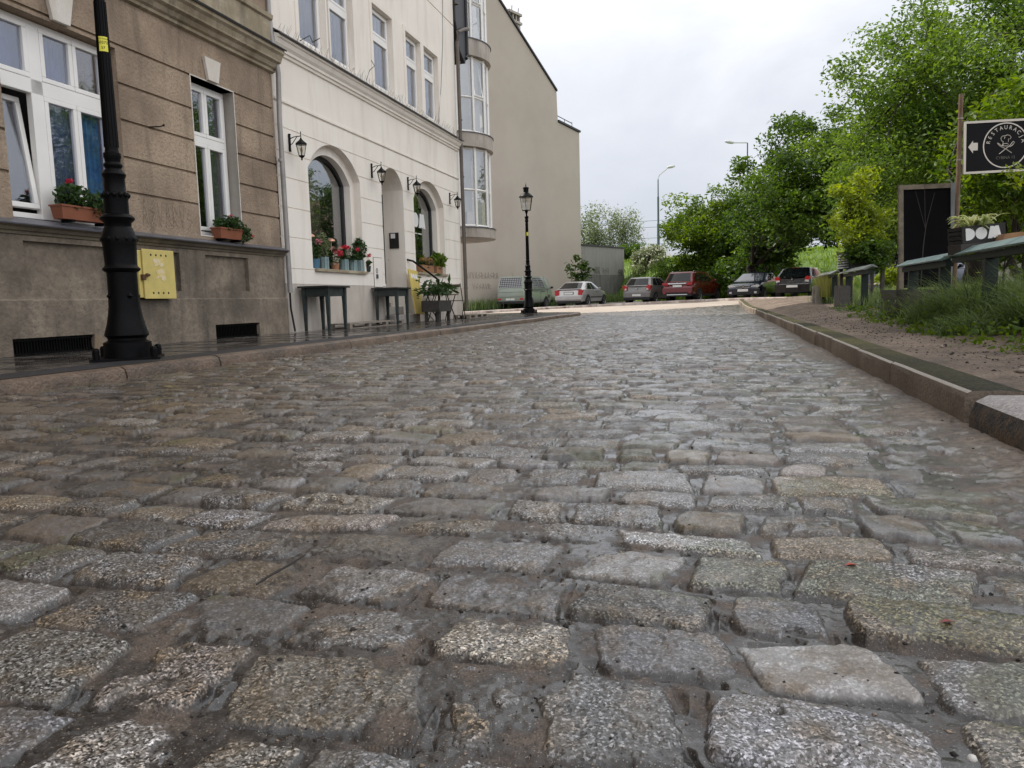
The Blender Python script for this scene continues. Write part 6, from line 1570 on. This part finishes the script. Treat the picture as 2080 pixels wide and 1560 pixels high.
pot_plant('planter_crate', 'long warm wooden crate of violet and yellow pansies on the smaller arched sill', 'planter', FT(16.85, -.06, 1.245), crate(.72, M_cr1), [('foliage', 'pot', (0, 0, .22), (.40, .13, .09), 420, .036), ('bloom', 'violet', (0, .05, .27), (.38, .12, .09), 420, .03)], gp2)
pot_plant('planter_crate', 'short wooden crate with broad green leaves at the right end of the smaller arched sill', 'planter', FT(17.55, -.04, 1.245), crate(.40, M_cr1), [('foliage', 'mid', (.05, .04, .32), (.34, .18, .17), 130, .13)], gp2)
rgp = np.random.default_rng(5)
leaves('broad_leaves', LM['pot'], np.array([list(street(15.6+rgp.normal()*.25, -6.0+rgp.normal()*.16, .72+abs(rgp.normal())*.14)) for _ in range(240)]), .115, pb, rgp, up=.3, asp=.5)
# brass table lamps inside the display
for s, z, lb in ((12.0, 1.75, 'small copper table lamp behind the flowers, left one'), (12.72, 1.72, 'small copper table lamp behind the flowers, middle one'), (13.1, 1.60, 'small copper table lamp behind the flowers, right and lowest one')):
    t = thing('table_lamp', lb, 'table lamp', T @ Vector((s, -.22, 1.17)), 0, 'copper lamps in the arched window')
    q = MB(); q.lathe([(.05, 0), (.05, .012), (.008, .02), (.008, z-1.17)], 10); q.build('stand', mat('copper', (.55, .30, .20), .3, .8), t, local=True)
    q = MB(); q.lathe([(.075, z-1.19), (.07, z-1.165), (.03, z-1.135), (.01, z-1.13)], 14); q.build('lamp_shade', bpy.data.materials['copper'], t, local=True, smooth=50)
# hosta in the letter planter
rgh = np.random.default_rng(8); mbv = []; mbf = []; lv = []
def strap_leaf(V, F, A, base, az, L, w, rise, droop, n=6, val=.5):
    k = len(V)
    for i in range(n+1):
        u = i/n; r = L*u; z = rise*math.sin(min(1, u*1.1)*math.pi*.5)-droop*u*u
        ww = w*math.sin(math.pi*min(.98, u*.9+.08))
        c = Vector(base)+Vector((math.cos(az)*r, math.sin(az)*r, z)); s_ = Vector((-math.sin(az), math.cos(az), 0))*ww
        V += [c-s_+Vector((0, 0, ww*.4)), c, c+s_+Vector((0, 0, ww*.4))]; A += [min(1, val+.5), max(0, val-.35), min(1, val+.5)]
    for i in range(n):
        a = k+3*i; F += [(a, a+1, a+4, a+3), (a+1, a+2, a+5, a+4)]
for i in range(46):
    az = rgh.uniform(0, 6.28); strap_leaf(mbv, mbf, lv, street(9.0+rgh.normal()*.09, 2.52+rgh.normal()*.05, 1.12), az, rgh.uniform(.14, .28), rgh.uniform(.02, .035), rgh.uniform(.10, .22), rgh.uniform(.03, .12), val=rgh.uniform(.2, .8))
Ih = np.array(wm(dp).inverted()); Vh = np.array([list(v) for v in mbv]) @ Ih[:3, :3].T+Ih[:3, 3]
np_mesh('hosta_leaves', Vh, np.array(mbf), LM['hosta'], dp, smooth=True, attrs=dict(leaf=np.array(lv)))
# dry bush with long bare twigs beside the pole
tw = tree('twiggy_shrub', 'twiggy shrub with long bare stems and yellow green leaves beside the rusty pole', 'shrub', street(9.0, 3.2, .2), tuple(street(9.05, 3.25, 1.65)), (.42, .35, .40), 520, .035, LM['yellow'], 41, ncl=26, stems=3, tr=.012, crad=.28, fork=.35)
q = MB(); rgt = np.random.default_rng(6)
for i in range(9):
    b0 = street(8.85+rgt.normal()*.06, 3.15+rgt.normal()*.06, 1.0); e = b0+Vector((rgt.uniform(-.2, .9), rgt.uniform(-.1, .2), rgt.uniform(.8, 1.35))); q.tube([b0, b0.lerp(e, .5)+Vector((-.03, 0, .05)), e], [.006, .005, .0025], 4)
q.build('bare_stem', mat('straw_stem', (.38, .33, .20), .8), tw)
q = MB(); b0 = Vector((5.62, 10.45, .2)); q.tube([b0, b0+Vector((.03, 0, .9)), b0+Vector((.06, 0, 1.2))], [.009, .006, .005], 5)
for e in ((-.1, 0, 1.65), (.16, 0, 1.62), (.02, 0, 1.75)): q.tube([b0+Vector((.05, 0, 1.15)), b0+Vector(e)], [.004, .002], 4)
tag(q.build('dry_sapling', mat('grey_twig', (.055, .048, .04), .9)), 'bare grey forked twig standing in front of the tall blackboard', 'sapling')

# ---- grasses
def blades(name, m, pts, hts, seed, lean=.35, w=.006, n=4, parent=None, val=0.0):
    rg = np.random.default_rng(seed); k = len(pts); pts = np.asarray(pts)
    az = rg.uniform(0, 2*np.pi, k); ln = rg.uniform(.2, 1, k)*lean; hts = np.asarray(hts); wd = w*rg.uniform(.6, 1.4, k)
    V = []; fa = az+np.pi/2
    for i in range(n+1):
        u = i/n; r = hts*ln*u**2.0*1.3; z = hts*(u-.35*ln*u**3)
        c = pts+np.stack([np.cos(az)*r, np.sin(az)*r, z], 1); ww = wd*(1-u**1.6)+.0006
        s_ = np.stack([np.cos(fa)*ww, np.sin(fa)*ww, ww*0], 1); V += [c-s_, c+s_]
    V = np.stack(V, 1); idx = (np.arange(k)*2*(n+1))[:, None]
    F = np.concatenate([np.concatenate([idx+2*i, idx+2*i+1, idx+2*i+3, idx+2*i+2], 1) for i in range(n)])
    return np_mesh(name, V.reshape(-1, 3), F, m, parent, attrs=dict(leaf=np.clip(np.repeat(rg.random(k)*.6+val, 2*(n+1))+np.tile(np.repeat(np.linspace(0, .4, n+1), 2), k), 0, 1)))
def scatter(n, s0, s1, p0, p1, seed, dens):
    rg = np.random.default_rng(seed); out = []
    while len(out) < n:
        s, p = rg.uniform(s0, s1), rg.uniform(p0, p1)
        if rg.random() < dens(s, p): out.append((s, p))
    sp__ = np.array(out); z = verge_h(sp__[:, 0], sp__[:, 1])
    return sp__, np.stack([DX*sp__[:, 0]+DY*sp__[:, 1], DY*sp__[:, 0]-DX*sp__[:, 1], z-.01], 1)
def clump(s, p): return .12+.9*float(fbm(np.array(s*1.6), np.array(p*1.6), 88, 3) > .50)
def edge_p(s): return 1.78+.20*math.sin(s*1.3)+.15*math.sin(s*3.1+1)+(.12 if s < 8 else .22)
sq, P1 = scatter(26000, 3.2, 11.5, 1.6, 5.0, 1, lambda s, p: clump(s, p)*min(1, max(0, (p-edge_p(s))/.25)))
h1 = (.35+1.0*fbm(sq[:, 0]*1.3, sq[:, 1]*1.3, 90, 2))*np.clip(.14+.62*np.clip(sq[:, 1]-1.72, 0, 1.0), .1, .52)*np.random.default_rng(1).uniform(.6, 1.35, len(sq))
tag(blades('tall_grass', LM['tall'], P1, h1, 2, 1.35, .0058), 'tall unkempt grass round the posts of the capped fence', 'grass', kind='stuff')
sq, P1 = scatter(9000, 10.5, 22, 2.0, 6, 3, lambda s, p: clump(s, p)*min(1, max(0, (p-2.12-.1*math.sin(s*2))/.3)))
h1 = (.12+.26*np.clip(sq[:, 1]-2.0, 0, .8))*np.random.default_rng(4).uniform(.6, 1.3, len(sq))
tag(blades('tall_grass', LM['tall'], P1, h1, 5, .6, .006, val=.1), 'tall grass along the far part of the verge', 'grass', kind='stuff')
sq, P1 = scatter(1800, 18.2, 20.6, 2.2, 2.75, 6, lambda s, p: 1)
P1[:, 2] += .18
tag(blades('sunlit_grass', LM['sunny'], P1, np.random.default_rng(7).uniform(.28, .6, len(P1)), 8, .3, .007), 'pale sunlit seed grass under the farthest capped fence section', 'grass', kind='stuff')
sq, P1 = scatter(220, 3.5, 22, 1.25, 2.1, 9, lambda s, p: .15+.8*float(vn(np.array(s*2.5), np.array(p*2.5), 4) > .72))
tag(blades('sparse_weeds', LM['tall'], P1, np.random.default_rng(10).uniform(.012, .04, len(P1)), 11, 1.2, .004), 'sparse short weeds on the bare earth verge', 'grass', kind='stuff')
sq, P1 = scatter(5200, 3.4, 12, 1.7, 4.2, 41, lambda s, p: float(fbm(np.array(s*1.9), np.array(p*1.9), 95, 2) > .50))
P1[:, 2] += np.random.default_rng(42).uniform(.02, .34, len(P1))*np.clip((sq[:, 1]-1.65)*1.6, .15, 1)
w_ = leaves('weed_foliage', LM['mid'], P1, .036, None, np.random.default_rng(43), up=.3, asp=.6); tag(w_, 'leafy green weeds mixed into the tall grass by the capped fence', 'weeds', kind='stuff')
# dock leaves at the foot of the bars
rgd = np.random.default_rng(12); V = []; F = []; A = []
for i in range(34):
    s, p = rgd.uniform(7.2, 16), rgd.normal(2.05, .10)
    for j in range(rgd.integers(4, 8)):
        strap_leaf(V, F, A, street(s, p, float(verge_h(np.array(s), np.array(p)))), rgd.uniform(0, 6.28), rgd.uniform(.10, .22), rgd.uniform(.014, .03), rgd.uniform(.03, .12), rgd.uniform(.04, .12), val=.15)
tag(np_mesh('weed_rosettes', np.array([list(v) for v in V]), np.array(F), LM['mid'], smooth=True, attrs=dict(leaf=np.array(A)*.5)), 'broad leaved weeds along the foot of the capped fence', 'weeds', kind='stuff')
# bank grass and rough grass at the foot of the walls
rgb = np.random.default_rng(13); n = 42000
bx = rgb.uniform(6, 34, n); by = rgb.uniform(38, 66, n); k_ = by > np.interp(bx, *YF)-.8; bx, by = bx[k_], by[k_]
tag(blades('bank_grass', LM['bankg'], np.stack([bx, by, bank_z(bx, by)-.02], 1), rgb.uniform(.12, .42, len(bx)), 14, .5, .022, 3), 'bright meadow grass on the embankment', 'grass', kind='stuff')
n = 5000; u_ = rgb.uniform(-14, 6.7, n); v_ = np.abs(rgb.normal(0, .8, n))+.15
gx = GO.x+GD.x*u_+GN.x*v_; gy = GO.y+GD.y*u_+GN.y*v_
tag(blades('rough_grass', LM['tall'], np.stack([gx, gy, lot_z(gx, gy)-.03], 1), rgb.uniform(.25, .9, n), 15, .4, .02, 3), 'dark rough grass along the foot of the gable and garden wall', 'grass', kind='stuff')
bx = rgb.uniform(9.5, 16, 2600); by = np.interp(bx, *YF)-rgb.uniform(0, 3.0, 2600)
tag(blades('rough_grass', LM['bankg'], np.stack([bx, by, lot_z(bx, by)-.03], 1), rgb.uniform(.2, .7, 2600), 16, .4, .02, 3), 'rough green grass behind the parked cars', 'grass', kind='stuff')
# ================================================================== CAMERA, SKY, SUN
TH, RO = RAD(6.23), RAD(1.57)
fw = Vector((0, math.cos(TH), -math.sin(TH))); r0 = Vector((1, 0, 0)); u0 = Vector((0, math.sin(TH), math.cos(TH)))
rt = r0*math.cos(RO)-u0*math.sin(RO); up = u0*math.cos(RO)+r0*math.sin(RO)
cam = bpy.data.cameras.new('camera'); co = bpy.data.objects.new('camera', cam); COL.objects.link(co)
cam.sensor_width = 36; cam.lens = 36*1540/2080; cam.clip_start = .05; cam.clip_end = 3000
co.matrix_world = Matrix(((rt.x, up.x, -fw.x, 0), (rt.y, up.y, -fw.y, 0), (rt.z, up.z, -fw.z, .52), (0, 0, 0, 1)))
scene.camera = co

SUN_AZ, SUN_EL = RAD(-53), RAD(52)                # clockwise from +Y
w = bpy.data.worlds.new('World'); scene.world = w; w.use_nodes = True; t = w.node_tree; bg = t.nodes['Background']
sky = nd(t, 'ShaderNodeTexSky'); sky.sky_type = 'NISHITA'; sky.sun_disc = False; sky.sun_elevation = SUN_EL; sky.sun_rotation = SUN_AZ
sky.air_density = 1.0; sky.dust_density = 3.0; sky.ozone_density = 1.0
tc = t.nodes.new('ShaderNodeTexCoord'); mp = t.nodes.new('ShaderNodeMapping'); mp.inputs['Scale'].default_value = (1, 1, 2.2); t.links.new(tc.outputs['Generated'], mp.inputs[0])
cl = noise(t, mp.outputs[0], 2.2, 6, .55, .5)
sx = nd(t, 'ShaderNodeSeparateXYZ'); t.links.new(tc.outputs['Generated'], sx.inputs[0])
# thin high cloud: nearly closed, brighter overhead and towards the sun
lum = ramp(t, math_(t, 'ADD', sx.outputs[2], math_(t, 'MULTIPLY', math_(t, 'SUBTRACT', cl, .5), .45)), [(.0, (4.5, 4.75, 5.3)), (.20, (5.6, 5.8, 6.3)), (.40, (7.6, 7.7, 8.0)), (.75, (9.5, 9.5, 9.6))])
# unseen sky behind and right of the camera, brightened to fill the facades
dt = nd(t, 'ShaderNodeVectorMath', operation='DOT_PRODUCT'); t.links.new(tc.outputs['Generated'], dt.inputs[0]); dt.inputs[1].default_value = (.80, -.55, .22)
sky_fill = ramp(t, dt.outputs['Value'], [(.25, 1.0), (.85, 1.55)])
lum = mixc(t, 1.0, lum, sky_fill, 'MULTIPLY')
t.links.new(mixc(t, ramp(t, cl, [(.25, .80), (.6, .96)]), sky.outputs[0], lum), bg.inputs['Color'])
bg.inputs['Strength'].default_value = .115
sl = bpy.data.lights.new('sun', 'SUN'); sl.energy = 4.0; sl.angle = RAD(.6); sl.color = (1, .94, .86)
so = bpy.data.objects.new('sun', sl); COL.objects.link(so)
sd = Vector((math.sin(SUN_AZ)*math.cos(SUN_EL), math.cos(SUN_AZ)*math.cos(SUN_EL), math.sin(SUN_EL)))
so.rotation_euler = sd.to_track_quat('Z', 'Y').to_euler(); so.location = (-10, 10, 40)
scene.view_settings.view_transform = 'Standard'; scene.view_settings.look = 'None'; scene.view_settings.exposure = .35; scene.view_settings.gamma = 1
scene.render.film_transparent = False
scene.cycles.max_bounces = 8; scene.cycles.transparent_max_bounces = 12; scene.cycles.use_denoising = True
